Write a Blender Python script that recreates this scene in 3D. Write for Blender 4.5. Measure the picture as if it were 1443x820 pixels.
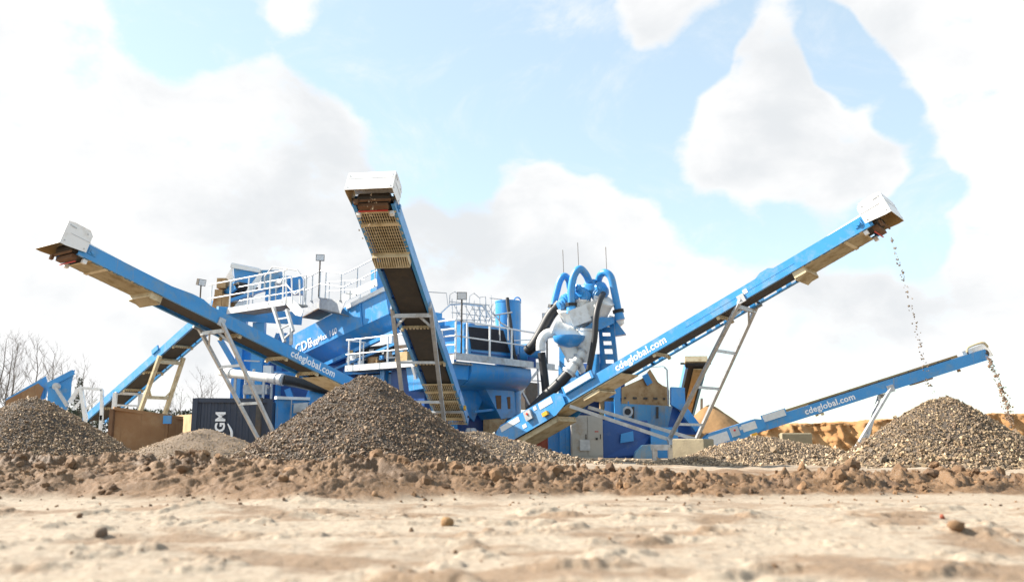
import bpy, math, random
import numpy as np
from mathutils import Vector, Matrix, Euler

for _o in list(bpy.data.objects):
    bpy.data.objects.remove(_o)
SC = bpy.context.scene
COL = SC.collection
R_ = math.radians
random.seed(11)
RNG = np.random.default_rng(11)

# ------------------------------------------------------------------ camera
CAM_H, PITCH, FPX = 0.54, R_(10.0), 1200.0
cam_d = bpy.data.cameras.new('camera')
cam = bpy.data.objects.new('camera', cam_d)
COL.objects.link(cam)
cam.location = (0, 0, CAM_H)
cam.rotation_euler = (math.pi / 2 + PITCH, 0, 0)
cam_d.sensor_width = 36.0
cam_d.lens = 36.0 * FPX / 1443.0
cam_d.clip_start, cam_d.clip_end = 0.05, 6000
cam_d.dof.use_dof = True
cam_d.dof.focus_distance = 20.0
cam_d.dof.aperture_fstop = 1.35
SC.camera = cam
SC.view_settings.view_transform = 'Standard'
SC.view_settings.look = 'None'
SC.view_settings.exposure = 1.5
SC.view_settings.gamma = 1
SC.cycles.use_denoising = True
SC.cycles.max_bounces = 6
SC.cycles.use_adaptive_sampling = True

# ------------------------------------------------------------------ world: sky with clouds
SUN_AZ = Vector((-0.98, 0.20, 0)).normalized()      # towards the sun, seen from above
SUN_EL = R_(37)
world = bpy.data.worlds.new('World')
SC.world = world
world.use_nodes = True
wt = world.node_tree
wt.nodes.clear()
def wn(t, **kw):
    n = wt.nodes.new(t)
    for k, v in kw.items(): setattr(n, k, v)
    return n
def pix_dir(u, v):
    x, yu = (u - 721.5) / FPX, (410.0 - v) / FPX
    c, s = math.cos(PITCH), math.sin(PITCH)
    return Vector((x, c - yu * s, s + yu * c))
sky = wn('ShaderNodeTexSky', sky_type='NISHITA', sun_disc=False)
sky.sun_elevation = SUN_EL
sky.sun_rotation = math.atan2(SUN_AZ.x, SUN_AZ.y)
sky.air_density, sky.dust_density, sky.ozone_density = 1.0, 0.6, 1.0
tc = wn('ShaderNodeTexCoord')
nrm = wn('ShaderNodeVectorMath', operation='NORMALIZE')
wt.links.new(tc.outputs['Generated'], nrm.inputs[0])
DIR = nrm.outputs[0]
def wmath(op, a, b=None, c=None, clamp=False):
    n = wn('ShaderNodeMath', operation=op, use_clamp=clamp)
    for i, x in enumerate((a, b, c)):
        if x is None: continue
        if isinstance(x, (int, float)): n.inputs[i].default_value = x
        else: wt.links.new(x, n.inputs[i])
    return n.outputs[0]
def wnoise(scale, detail, rough, dist=0.0, off=(0, 0, 0)):
    m = wn('ShaderNodeMapping')
    m.inputs['Location'].default_value = off
    m.inputs['Scale'].default_value = (1, 1, 1.5)
    wt.links.new(DIR, m.inputs[0])
    n = wn('ShaderNodeTexNoise')
    n.inputs['Scale'].default_value = scale
    n.inputs['Detail'].default_value = detail
    n.inputs['Roughness'].default_value = rough
    n.inputs['Distortion'].default_value = dist
    wt.links.new(m.outputs[0], n.inputs['Vector'])
    return n.outputs['Fac']
# cloud banks (image position, angular radius in pixels, weight)
BLOBS = [(40, 50, 120, 1.0), (110, 20, 60, .6), (20, 200, 130, .8), (150, 230, 130, .9), (270, 180, 100, 1.0), (360, 150, 60, .8), (440, 195, 80, .8),
         (330, 320, 190, 1.0), (490, 215, 70, .7), (120, 460, 230, .7), (580, 345, 110, .8), (640, 420, 120, .7),
         (708, 205, 38, 1.0), (745, 250, 50, .9), (800, 295, 60, .9), (870, 310, 60, .9), (780, 390, 130, .8), (920, 420, 90, .6),
         (1100, 70, 48, 1.1), (1060, 130, 60, 1.0), (1120, 160, 90, 1.1), (1010, 220, 70, 1.0), (1200, 225, 75, 1.0), (1090, 240, 80, .9),
         (930, 15, 70, .8), (880, 45, 34, .6), (1360, 60, 170, .9), (1250, 10, 90, .7), (1400, 200, 120, .9), (1390, 335, 50, .9), (1430, 370, 60, .8),
         (400, -5, 60, .8), (420, 20, 30, .5), (620, -15, 60, .6), (1010, 400, 80, .6), (1120, 430, 110, .55), (1250, 440, 120, .5), (1400, 460, 120, .5),
         (300, 520, 200, .6), (1100, 565, 120, -.6), (1330, 560, 120, -.5), (960, 500, 70, -.4),
         (250, 50, 85, -1.6), (200, 110, 50, -.8), (590, 120, 150, -1.6), (760, 100, 120, -1.6), (870, 190, 80, -1.3), (1165, 70, 40, -1.6), (1195, 100, 46, -1.7), (1235, 140, 46, -1.7), (1275, 180, 36, -1.5), (1150, 35, 40, -1.2), (1300, 215, 30, -1.0), (1305, 255, 34, -1.0), (1010, 60, 45, -1.0), (960, 110, 50, -1.0),
         (25, 325, 55, -1.3), (1330, 305, 52, -1.5), (1060, 322, 60, -1.2), (980, 300, 50, -1.0), (1180, 322, 60, -1.2), (1260, 330, 50, -.9), (1310, 375, 40, -.6), (60, 120, 40, -.35), (660, 290, 40, -.6), (550, 240, 40, -.5)]
acc = None
for (u, v, r, w) in BLOBS:
    d = pix_dir(u, v).normalized()
    dp = wn('ShaderNodeVectorMath', operation='DOT_PRODUCT')
    wt.links.new(DIR, dp.inputs[0])
    dp.inputs[1].default_value = d
    mr = wn('ShaderNodeMapRange', interpolation_type='SMOOTHSTEP')
    a = r / FPX
    mr.inputs['From Min'].default_value = math.cos(a * 1.55)
    mr.inputs['From Max'].default_value = math.cos(a * 0.1)
    mr.inputs['To Min'].default_value = 0
    mr.inputs['To Max'].default_value = w
    wt.links.new(dp.outputs['Value'], mr.inputs['Value'])
    acc = mr.outputs[0] if acc is None else wmath('ADD', acc, mr.outputs[0])
n1 = wnoise(9.0, 9, 0.60, 0.3, (3.1, 1.7, .4))
n2 = wnoise(2.2, 4, 0.55, 0.2, (0.3, 5.1, 2.2))
n3 = wnoise(17.0, 10, 0.62, 0.15, (7.3, 5.1, 2.2))
field = wmath('MAXIMUM', wmath('MINIMUM', acc, 0.75), -1.0)
dens = wmath('ADD', wmath('MULTIPLY_ADD', n1, 1.55, wmath('MULTIPLY_ADD', n2, 0.3, -1.12)), wmath('MULTIPLY', field, 0.72))
dens = wmath('ADD', dens, wmath('MULTIPLY_ADD', n3, 1.15, -0.575))
def wrange(x, a, b, c, d):
    n = wn('ShaderNodeMapRange', interpolation_type='SMOOTHSTEP')
    for k, val in zip(('From Min', 'From Max', 'To Min', 'To Max'), (a, b, c, d)):
        n.inputs[k].default_value = val
    wt.links.new(x, n.inputs['Value'])
    return n.outputs[0]
wisp = wrange(wnoise(5.5, 9, 0.66, 0.7, (2.4, 8.1, 1.1)), 0.46, 0.80, 0.0, 0.75)
mask = wmath('MAXIMUM', wrange(dens, -0.30, 0.30, 0.0, 1.0), wisp)
n4 = wnoise(3.4, 3, 0.5, 0.3, (1.3, 2.1, 6.2))
thick = wrange(wmath('MULTIPLY_ADD', n4, 1.5, wmath('MULTIPLY_ADD', n1, 0.35, wmath('MULTIPLY', dens, 0.18))), 0.90, 1.32, 0.0, 1.0)
ccol = wn('ShaderNodeMix', data_type='RGBA')
wt.links.new(thick, ccol.inputs['Factor'])
CLOUD = 3.75
ccol.inputs['A'].default_value = (CLOUD, CLOUD, CLOUD * 1.0, 1)
ccol.inputs['B'].default_value = (CLOUD * .78, CLOUD * .805, CLOUD * .83, 1)
veil = wn('ShaderNodeMix', data_type='RGBA')           # thin high haze over the blue
veil.inputs['Factor'].default_value = 0.45
wt.links.new(sky.outputs[0], veil.inputs['A'])
veil.inputs['B'].default_value = (3.15, 3.7, 3.55, 1)
mix = wn('ShaderNodeMix', data_type='RGBA')
wt.links.new(mask, mix.inputs['Factor'])
wt.links.new(veil.outputs['Result'], mix.inputs['A'])
wt.links.new(ccol.outputs['Result'], mix.inputs['B'])
bg = wn('ShaderNodeBackground')
bg.inputs['Strength'].default_value = 0.1
wt.links.new(mix.outputs['Result'], bg.inputs['Color'])
wo = wn('ShaderNodeOutputWorld')
wt.links.new(bg.outputs[0], wo.inputs[0])

# ------------------------------------------------------------------ sun
sun_d = bpy.data.lights.new('sun', 'SUN')
sun_d.energy, sun_d.angle, sun_d.color = 4.4, R_(0.6), (1.0, 0.93, 0.82)
sun = bpy.data.objects.new('sun', sun_d)
COL.objects.link(sun)
_to = SUN_AZ * math.cos(SUN_EL) + Vector((0, 0, math.sin(SUN_EL)))
sun.rotation_euler = (-_to).to_track_quat('-Z', 'Y').to_euler()
sun.location = (-30, 5, 40)

# ------------------------------------------------------------------ materials
def mat(name, c1, c2=None, rough=0.5, metal=0.0, scale=6.0, bump=0.0, bscale=60.0, dirt=None, dirt_amt=0.0, dscale=2.0, attr=None, coat=0.0, spec=0.5, streak=None, streak_amt=0.0):
    m = bpy.data.materials.new(name)
    m.use_nodes = True
    nt = m.node_tree
    b = nt.nodes['Principled BSDF']
    b.inputs['Roughness'].default_value = rough
    b.inputs['Metallic'].default_value = metal
    b.inputs['Coat Weight'].default_value = coat
    b.inputs['Specular IOR Level'].default_value = spec
    tcn = nt.nodes.new('ShaderNodeTexCoord')
    def noise(sc, det=4, ro=0.6):
        n = nt.nodes.new('ShaderNodeTexNoise')
        n.inputs['Scale'].default_value = sc
        n.inputs['Detail'].default_value = det
        n.inputs['Roughness'].default_value = ro
        nt.links.new(tcn.outputs['Object'], n.inputs['Vector'])
        return n.outputs['Fac']
    def ramp(x, a, bb):
        n = nt.nodes.new('ShaderNodeMapRange')
        n.inputs['From Min'].default_value, n.inputs['From Max'].default_value = a, bb
        nt.links.new(x, n.inputs['Value'])
        return n.outputs[0]
    def mixc(f, a, bb, blend='MIX'):
        n = nt.nodes.new('ShaderNodeMix')
        n.data_type = 'RGBA'
        n.blend_type = blend
        if isinstance(f, float): n.inputs['Factor'].default_value = f
        else: nt.links.new(f, n.inputs['Factor'])
        for s, x in (('A', a), ('B', bb)):
            if isinstance(x, tuple): n.inputs[s].default_value = (*x, 1)
            else: nt.links.new(x, n.inputs[s])
        return n.outputs['Result']
    col = mixc(ramp(noise(scale), .35, .65), tuple(c1), tuple(c2 or c1))
    if attr:
        a = nt.nodes.new('ShaderNodeAttribute')
        a.attribute_name = attr
        col = mixc(ramp(noise(scale), .3, .7), a.outputs['Color'], mixc(0.5, a.outputs['Color'], tuple(c1)))
    if dirt:
        f = ramp(noise(dscale, 6, .7), .62 - .3 * dirt_amt, .85 - .3 * dirt_amt)
        col = mixc(f, col, tuple(dirt))
        mr = nt.nodes.new('ShaderNodeMapRange')
        nt.links.new(f, mr.inputs['Value'])
        mr.inputs['To Min'].default_value, mr.inputs['To Max'].default_value = rough, min(1, rough + .35)
        nt.links.new(mr.outputs[0], b.inputs['Roughness'])
    if streak:
        mp = nt.nodes.new('ShaderNodeMapping'); mp.inputs['Scale'].default_value = (7, 7, .55)
        nt.links.new(tcn.outputs['Object'], mp.inputs[0])
        n = nt.nodes.new('ShaderNodeTexNoise'); n.inputs['Scale'].default_value = 1.0; n.inputs['Detail'].default_value = 6; n.inputs['Roughness'].default_value = .65
        nt.links.new(mp.outputs[0], n.inputs['Vector'])
        col = mixc(ramp(n.outputs['Fac'], .68 - .2 * streak_amt, .95 - .2 * streak_amt), col, tuple(streak))
    nt.links.new(col, b.inputs['Base Color'])
    if bump:
        bp = nt.nodes.new('ShaderNodeBump')
        bp.inputs['Strength'].default_value = bump
        bp.inputs['Distance'].default_value = 0.02
        nt.links.new(noise(bscale, 5, .65), bp.inputs['Height'])
        nt.links.new(bp.outputs[0], b.inputs['Normal'])
    return m
DUST = (.36, .29, .21)
M = {
 'blue': mat('blue_paint', (.038, .27, .62), (.032, .25, .59), .34, 0, 1.2, dirt=(.15, .28, .42), dirt_amt=.42, dscale=2.2, coat=.15, streak=(.30, .27, .24), streak_amt=.45),
 'blue_dirty': mat('dusty_blue_paint', (.07, .27, .5), (.10, .30, .5), .45, 0, 1.5, dirt=(.30, .31, .30), dirt_amt=.55, dscale=1.6, streak=(.30, .22, .15), streak_amt=.7),
 'blue_dark': mat('dark_and_shade_blue', (.012, .07, .26), (.015, .08, .3), .4, 0, 1.2, dirt=(.1, .15, .25), dirt_amt=.2),  # darker blue, also standing in for shade deep inside the plant
 'white': mat('white_paint', (.80, .80, .80), (.74, .75, .75), .35, 0, 2.0, dirt=(.6, .56, .5), dirt_amt=.35, dscale=3, streak=(.45, .36, .26), streak_amt=.35),
 'white_pipe': mat('white_poly_pipe', (.78, .77, .74), (.7, .69, .66), .45, 0, 2.0, dirt=(.5, .45, .38), dirt_amt=.3, dscale=3),
 'galv': mat('galvanised_steel', (.52, .53, .54), (.40, .41, .43), .42, .45, 7.0, dirt=(.34, .31, .27), dirt_amt=.3, dscale=2.5),
 'cream': mat('cream_guard_paint', (.62, .52, .34), (.54, .44, .27), .5, 0, 3.0, dirt=(.34, .24, .12), dirt_amt=.45, dscale=3),
 'tan': mat('mud_stained_lining', (.42, .27, .11), (.50, .36, .18), .65, 0, 3.0, dirt=(.2, .12, .05), dirt_amt=.3, dscale=4),
 'rust': mat('rusty_steel', (.34, .20, .09), (.46, .31, .16), .75, 0.1, 2.2, dirt=(.2, .09, .03), dirt_amt=.45, dscale=2.5, bump=.2),
 'rust_plate': mat('brown_rusty_plate', (.13, .065, .032), (.17, .09, .045), .8, 0.0, 1.5, dirt=(.22, .13, .07), dirt_amt=.3, dscale=1.5, bump=.2),
 'belt': mat('muddy_belt_rubber', (.034, .030, .027), (.046, .040, .035), .75, 0, 2.0, dirt=(.085, .070, .054), dirt_amt=.4, dscale=3),
 'rubber': mat('black_rubber', (.012, .012, .014), (.02, .02, .022), .5, 0, 2.0),
 'black': mat('black_mesh', (.015, .017, .03), (.02, .022, .035), .6, 0, 3.0),
 'dark_steel': mat('dark_steel', (.06, .055, .05), (.09, .08, .07), .6, .3, 5.0, dirt=(.16, .1, .06), dirt_amt=.4),
 'red': mat('red_paint', (.5, .03, .02), rough=.5),
 'orange': mat('orange_container_paint', (.55, .13, .06), (.5, .11, .05), .55, 0, 2.0),
 'yellow': mat('yellow_plastic', (.75, .40, .03), rough=.4),
 'sticker': mat('white_sticker', (.68, .7, .72), (.60, .62, .64), .4, 0, 14.0),
 'letter': mat('white_lettering', (.85, .86, .88), rough=.4),
 'concrete': mat('concrete', (.31, .26, .17), (.25, .21, .14), .85, 0, 3.0, bump=.5, bscale=25, dirt=(.22, .18, .12), dirt_amt=.35),
 'cabinet': mat('beige_cabinet_steel', (.46, .43, .38), (.40, .38, .34), .5, .1, 1.5, dirt=(.35, .25, .15), dirt_amt=.3),
 'navy': mat('navy_container_paint', (.030, .040, .066), (.036, .046, .074), .5, 0, 1.5, dirt=(.1, .1, .11), dirt_amt=.2),
 'pale_tan': mat('sunlit_tan_plate', (.46, .32, .17), (.40, .27, .14), .8, 0, 2.0, dirt=(.3, .18, .09), dirt_amt=.3),  # lighter tan puts sunlight into the far bay panel's colour
 'grating': mat('galvanised_grating', (.34, .33, .31), (.25, .235, .21), .6, .4, 12.0, dirt=(.2, .15, .1), dirt_amt=.4),
 'bark': mat('bark', (.10, .085, .075), (.14, .12, .105), .9, 0, 3.0),
 'pine': mat('dark_needles', (.03, .045, .025), (.05, .06, .035), .9, 0, 1.0),
 'bay': mat('brown_bay_plate', (.26, .135, .06), (.31, .17, .08), .8, 0.0, 1.5, dirt=(.34, .22, .12), dirt_amt=.4, dscale=1.5, bump=.2, streak=(.15, .08, .04), streak_amt=.6),
 'bank': mat('dry_sand_bank', (.33, .165, .062), (.42, .235, .098), .95, 0, .9, bump=.9, bscale=5, dirt=(.24, .125, .05), dirt_amt=.35, dscale=.7),
 'sand': mat('damp_sand', (.26, .145, .06), (.32, .19, .085), .95, 0, 1.2, bump=.9, bscale=9, dirt=(.23, .125, .05), dirt_amt=.4, dscale=1.2),
 'fine': mat('fine_gravel', (.23, .175, .125), (.17, .125, .09), .95, 0, 40.0, bump=1.0, bscale=45),
 'gravel_bed': mat('gap_shade_gravel_bed', (.05, .04, .032), (.09, .07, .055), .9, 0, 30.0, bump=.8, bscale=60),  # dark bed colour paints the shade in the gaps between stones
 'stone': mat('gravel_stone', (.30, .24, .18), rough=.75, scale=30, attr='Col'),
 'clod': mat('mud_clod', (.22, .13, .075), rough=.85, scale=20, attr='Col', bump=.6, bscale=60),
}

# ------------------------------------------------------------------ mesh helpers
Z = Vector((0, 0, 1))
def frame(axis, up=Z):
    x = axis.normalized()
    if abs(x.dot(up)) > .98: up = Vector((0, 1, 0))
    y = up.cross(x).normalized()
    return x, y, x.cross(y)
class MB:
    def __init__(s, T=None):
        s.v, s.f, s.T = [], [], T
    def add(s, vs, fs):
        n = len(s.v)
        s.v += [(s.T @ Vector(p)) if s.T else Vector(p) for p in vs]
        s.f += [tuple(i + n for i in f) for f in fs]
        return s
    def box(s, c, size, ax=None):
        c = Vector(c); hx, hy, hz = size[0] / 2, size[1] / 2, size[2] / 2
        X, Y, Zz = ax or (Vector((1, 0, 0)), Vector((0, 1, 0)), Vector((0, 0, 1)))
        vs = [c + X * (i * hx) + Y * (j * hy) + Zz * (k * hz) for i in (-1, 1) for j in (-1, 1) for k in (-1, 1)]
        return s.add(vs, [(0, 1, 3, 2), (4, 6, 7, 5), (0, 4, 5, 1), (2, 3, 7, 6), (0, 2, 6, 4), (1, 5, 7, 3)])
    def bar(s, p0, p1, w, h, up=Z):
        p0, p1 = Vector(p0), Vector(p1)
        X, Y, Zz = frame(p1 - p0, up)
        return s.box((p0 + p1) / 2, ((p1 - p0).length, w, h), (X, Y, Zz))
    def plate(s, pts, th):
        pts = [Vector(p) for p in pts]; th = Vector(th); n = len(pts)
        return s.add(pts + [p + th for p in pts], [tuple(range(n)), tuple(range(2 * n - 1, n - 1, -1))] + [(i, i + n, (i + 1) % n + n, (i + 1) % n) for i in range(n)])
    def loft(s, rings, caps=True):
        n = len(rings[0]); vs = [p for r in rings for p in r]; fs = []
        for k in range(len(rings) - 1):
            for i in range(n):
                j = (i + 1) % n
                fs.append((k * n + i, k * n + j, (k + 1) * n + j, (k + 1) * n + i))
        if caps:
            fs.append(tuple(range(n - 1, -1, -1)))
            fs.append(tuple(range((len(rings) - 1) * n, len(rings) * n)))
        return s.add(vs, fs)
    def tube(s, pts, r, n=8, caps=True):
        pts = [Vector(p) for p in pts]; m = len(pts)
        rr = r if isinstance(r, (list, tuple)) else [r] * m
        rings = []; Y = None
        for i in range(m):
            t = (pts[min(i + 1, m - 1)] - pts[max(i - 1, 0)]).normalized()
            if Y is None: _, Y, _z = frame(t)
            Y = (Y - t * Y.dot(t)).normalized()
            Zz = t.cross(Y)
            rings.append([pts[i] + Y * (rr[i] * math.cos(2 * math.pi * k / n)) + Zz * (rr[i] * math.sin(2 * math.pi * k / n)) for k in range(n)])
        return s.loft(rings, caps)
    def lathe(s, prof, o, axis, n=20):
        o = Vector(o); X, Y, Zz = frame(Vector(axis))
        return s.loft([[o + X * z + Y * (r * math.cos(2 * math.pi * k / n)) + Zz * (r * math.sin(2 * math.pi * k / n)) for k in range(n)] for r, z in prof])
    def build(s, name, material, parent=None, smooth=False, label=None):
        me = bpy.data.meshes.new(name)
        me.from_pydata([tuple(p) for p in s.v], [], s.f)
        me.materials.append(M[material])
        if smooth:
            me.polygons.foreach_set('use_smooth', [True] * len(me.polygons))
            try: me.set_sharp_from_angle(angle=R_(40))
            except Exception: pass
        o = bpy.data.objects.new(name, me)
        COL.objects.link(o)
        link(o, parent)
        if label: o['label'] = label
        return o
def link(o, parent):
    if parent is not None:
        o.parent = parent
        if parent.type == 'EMPTY': o.matrix_parent_inverse = Matrix.Translation(-Vector(parent.location))
def tag(o, label, cat, group=None, kind=None):
    o['label'] = label
    if cat: o['category'] = cat
    if group: o['group'] = group
    if kind: o['kind'] = kind
    return o
def thing(name, label, cat, loc=(0, 0, 0), group=None):
    o = bpy.data.objects.new(name, None)
    o.empty_display_size = .3
    COL.objects.link(o)
    o.location = loc
    return tag(o, label, cat, group)
def arc(pts, n=6):
    """Catmull-Rom through pts"""
    P_ = [Vector(p) for p in pts]; P_ = [2 * P_[0] - P_[1]] + P_ + [2 * P_[-1] - P_[-2]]
    out = []
    for i in range(1, len(P_) - 2):
        a, b, c, d = P_[i - 1:i + 3]
        for k in range(n):
            t = k / n
            out.append(.5 * ((2 * b) + (c - a) * t + (2 * a - 5 * b + 4 * c - d) * t * t + (3 * b - a - 3 * c + d) * t ** 3))
    return out + [P_[-2]]
def lettering(body, size, o, xd, yd, parent, material='letter', bold=.012, align='CENTER'):
    cu = bpy.data.curves.new('t', 'FONT')
    cu.body, cu.size, cu.align_x, cu.align_y = body, size, align, 'CENTER'
    cu.offset, cu.extrude, cu.resolution_u = bold * size, .002, 3
    cu.space_character = 1.0 + bold * 2
    ob = bpy.data.objects.new('t', cu)
    COL.objects.link(ob)
    bpy.context.view_layer.update()
    me = bpy.data.meshes.new_from_object(ob.evaluated_get(bpy.context.evaluated_depsgraph_get()))
    bpy.data.objects.remove(ob)
    xd, yd = Vector(xd).normalized(), Vector(yd).normalized(); zd = xd.cross(yd)
    T = Matrix(((xd.x, yd.x, zd.x, o[0]), (xd.y, yd.y, zd.y, o[1]), (xd.z, yd.z, zd.z, o[2]), (0, 0, 0, 1)))
    me.transform(T)
    me.materials.clear()
    me.materials.append(M[material])
    ob = bpy.data.objects.new('lettering', me)
    COL.objects.link(ob)
    link(ob, parent)
    return ob
CAMP = Vector((0, 0, CAM_H))
def F(u, v, Y):
    d = pix_dir(u, v)
    return CAMP + d * (Y / d.y)
# plant frame: corner K, a runs back to the left, b back to the right
PHI = R_(38)
PA = Vector((-math.cos(PHI), math.sin(PHI), 0)); PB = Vector((math.sin(PHI), math.cos(PHI), 0))
K = Vector((-1.95, 28.5, 0))
def onp(u, v, Q, n):
    d = pix_dir(u, v)
    return CAMP + d * (n.dot(Q - CAMP) / n.dot(d))
def L(u, v, t): return onp(u, v, K + PB * t, PB)
def Rr(u, v, s): return onp(u, v, K + PA * s, PA)
def st(s, t, z): return K + PA * s + PB * t + Z * z
def gnd(p): return Vector((p.x, p.y, 0))

# ================================================================== SETTING
_perm = np.random.default_rng(5).permutation(4096)
_grad = np.random.default_rng(6).random(4096) * 2 * math.pi
_gx, _gy = np.cos(_grad), np.sin(_grad)
def perlin(x, y, seed=0):
    xi, yi = np.floor(x).astype(np.int64), np.floor(y).astype(np.int64)
    xf, yf = x - xi, y - yi
    def g(ix, iy, dx, dy):
        h = _perm[(_perm[(ix + seed * 131) & 4095] + iy * 17 + seed) & 4095]
        return _gx[h] * dx + _gy[h] * dy
    u, v = xf ** 3 * (xf * (xf * 6 - 15) + 10), yf ** 3 * (yf * (yf * 6 - 15) + 10)
    a = g(xi, yi, xf, yf) * (1 - u) + g(xi + 1, yi, xf - 1, yf) * u
    b = g(xi, yi + 1, xf, yf - 1) * (1 - u) + g(xi + 1, yi + 1, xf - 1, yf - 1) * u
    return (a * (1 - v) + b * v) * 1.4
def fbm(x, y, octs=4, seed=0, gain=.5, bill=False):
    s, a = 0, 1.0
    for o in range(octs):
        n = perlin(x * 2 ** o, y * 2 ** o, seed + o)
        s = s + a * (np.abs(n) if bill else n)
        a *= gain
    return s
def sstep(a, b, x):
    t = np.clip((x - a) / (b - a), 0, 1)
    return t * t * (3 - 2 * t)
def berm_mask(x, y):
    c = 9.55 + .28 * perlin(x * .35, y * 0 + 3.3, 21) + .05 * x * (x > 0)
    near = 1.95 + .35 * perlin(x * .8, y * 0 + 9.1, 22) - .75 * sstep(-2.0, 2.5, x)
    d = y - c
    return np.where(d < 0, sstep(-near, -near * .35, d), 1 - sstep(.25, 1.5, d))
def ground_h(x, y):
    x, y = np.asarray(x, float), np.asarray(y, float)
    r = np.hypot(x, y)
    m = berm_mask(x, y)
    top = .24 - .20 * sstep(-1.8, 2.2, x) + .05 * perlin(x * .6, y * .6, 31)
    wx = x + .22 * perlin(x * 1.7, y * 1.7, 41) + .06 * perlin(x * 7, y * 7, 43)
    wy = y + .22 * perlin(x * 1.7 + 7, y * 1.7, 42) + .06 * perlin(x * 7 + 9, y * 7, 44)
    rough = np.clip(.55 + 1.1 * perlin(x * .9, y * .9, 45), .12, 1.3)
    lump = fbm(wx * (1.3 + .9 * sstep(-1.5, 1.5, x)), wy * 2.8, 3, 51, .5, True)                                     # rounded slabs with creases
    lump2 = fbm(wx * 7.5, wy * 7.5, 4, 55, .55, True)                                   # crumbs
    crumb = fbm(wx * 19, wy * 19, 3, 59, .6, True)
    h = m * (top * .72 + .16 * lump + .09 * rough * lump2 + .04 * crumb + .04 * fbm(x * 1.3, y * 1.3, 3, 57))
    near = 1 - sstep(6.5, 9.0, y)
    fg = .030 * fbm(x * .6, y * 1.0, 3, 71) + .010 * fbm(x * 3.2, y * 3.2, 4, 81, .5) + .0035 * fbm(x * 18, y * 18, 3, 91)
    clump = np.clip(fbm(x * 1.6, y * 2.6, 5, 101, .6) - .34, 0, .5) * .07
    rut = .030 * fbm(x * .35 + 4, y * 1.5, 3, 105) + .022 * np.abs(perlin(x * .5 + 2, y * 2.2, 107))
    fg = fg + rut
    h = h + near * (fg + clump * (1 - m)) - .012 * near
    mid = sstep(10.0, 11, y) * (1 - sstep(17, 22, y))
    h = h + mid * (.05 * fbm(x * 1.5, y * 1.2, 4, 111) + .02)
    far = sstep(18, 40, r)
    return h * (1 - far) + .015 * fbm(x * .5, y * .5, 2, 121) * (1 - sstep(60, 120, r))
def arrays_mesh(name, V, Fq, colors=None, smooth=True, material=None, nside=4):
    me = bpy.data.meshes.new(name)
    nv, nf = len(V), len(Fq)
    me.vertices.add(nv)
    me.vertices.foreach_set('co', np.ascontiguousarray(V, dtype=np.float32).ravel())
    me.loops.add(nf * nside)
    me.loops.foreach_set('vertex_index', np.ascontiguousarray(Fq, dtype=np.int32).ravel())
    me.polygons.add(nf)
    me.polygons.foreach_set('loop_start', np.arange(0, nf * nside, nside, dtype=np.int32))
    me.polygons.foreach_set('use_smooth', np.full(nf, smooth))
    me.update(calc_edges=True)
    if colors is not None:
        at = me.attributes.new('Col', 'FLOAT_COLOR', 'POINT')
        c = np.ones((nv, 4), np.float32)
        c[:, :3] = colors
        at.data.foreach_set('color', c.ravel())
    if material: me.materials.append(M[material])
    o = bpy.data.objects.new(name, me)
    COL.objects.link(o)
    return o
def grid_faces(nr, nc, wrap=False):
    i = np.arange(nr - 1)[:, None]; j = np.arange(nc if wrap else nc - 1)[None, :]
    j2 = (j + 1) % nc
    return np.stack([i * nc + j, i * nc + j2, (i + 1) * nc + j2, (i + 1) * nc + j], -1).reshape(-1, 4)

# ground material: bright dry sand, brown damp mud where the attribute says so
gm = bpy.data.materials.new('quarry_sand_and_mud')
gm.use_nodes = True
_nt = gm.node_tree
_b = _nt.nodes['Principled BSDF']
_b.inputs['Specular IOR Level'].default_value = .35
def gn(t): return _nt.nodes.new(t)
_at = gn('ShaderNodeAttribute'); _at.attribute_name = 'Col'
_tc = gn('ShaderNodeTexCoord')
def gnoise(s, d=6, r=.65):
    n = gn('ShaderNodeTexNoise')
    n.inputs['Scale'].default_value, n.inputs['Detail'].default_value, n.inputs['Roughness'].default_value = s, d, r
    _nt.links.new(_tc.outputs['Object'], n.inputs['Vector'])
    return n.outputs['Fac']
def grange(x, a, b, c=0., d=1.):
    n = gn('ShaderNodeMapRange')
    for k, val in zip(('From Min', 'From Max', 'To Min', 'To Max'), (a, b, c, d)): n.inputs[k].default_value = val
    _nt.links.new(x, n.inputs['Value'])
    return n.outputs[0]
def gmix(f, a, b, bl='MIX'):
    n = gn('ShaderNodeMix'); n.data_type = 'RGBA'; n.blend_type = bl
    if isinstance(f, float): n.inputs['Factor'].default_value = f
    else: _nt.links.new(f, n.inputs['Factor'])
    for s_, x in (('A', a), ('B', b)):
        if isinstance(x, tuple): n.inputs[s_].default_value = (*x, 1)
        else: _nt.links.new(x, n.inputs[s_])
    return n.outputs['Result']
_c = gmix(grange(gnoise(26, 5), .35, .7), _at.outputs['Color'], gmix(.55, _at.outputs['Color'], (.16, .10, .06)))
_c = gmix(grange(gnoise(140, 3), .56, .72), _c, (.34, .30, .25))
_nt.links.new(_c, _b.inputs['Base Color'])
_sx = gn('ShaderNodeSeparateColor'); _nt.links.new(_at.outputs['Color'], _sx.inputs[0])
_nt.links.new(grange(_sx.outputs[0], .08, .26, .62, .94), _b.inputs['Roughness'])
_bp = gn('ShaderNodeBump'); _bp.inputs['Strength'].default_value = .55; _bp.inputs['Distance'].default_value = .015
_nt.links.new(gnoise(70, 8, .72), _bp.inputs['Height']); _nt.links.new(_bp.outputs[0], _b.inputs['Normal'])
M['ground'] = gm
SAND = np.array((.366, .307, .235)); MUD = np.array((.160, .088, .039)); WET = np.array((.078, .042, .019)); GRIT = np.array((.30, .24, .17))
th = np.concatenate([np.radians(np.linspace(-180, -41, 22))[:-1], np.radians(np.linspace(-41, 41, 780)), np.radians(np.linspace(41, 180, 22))[1:-1]])
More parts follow.
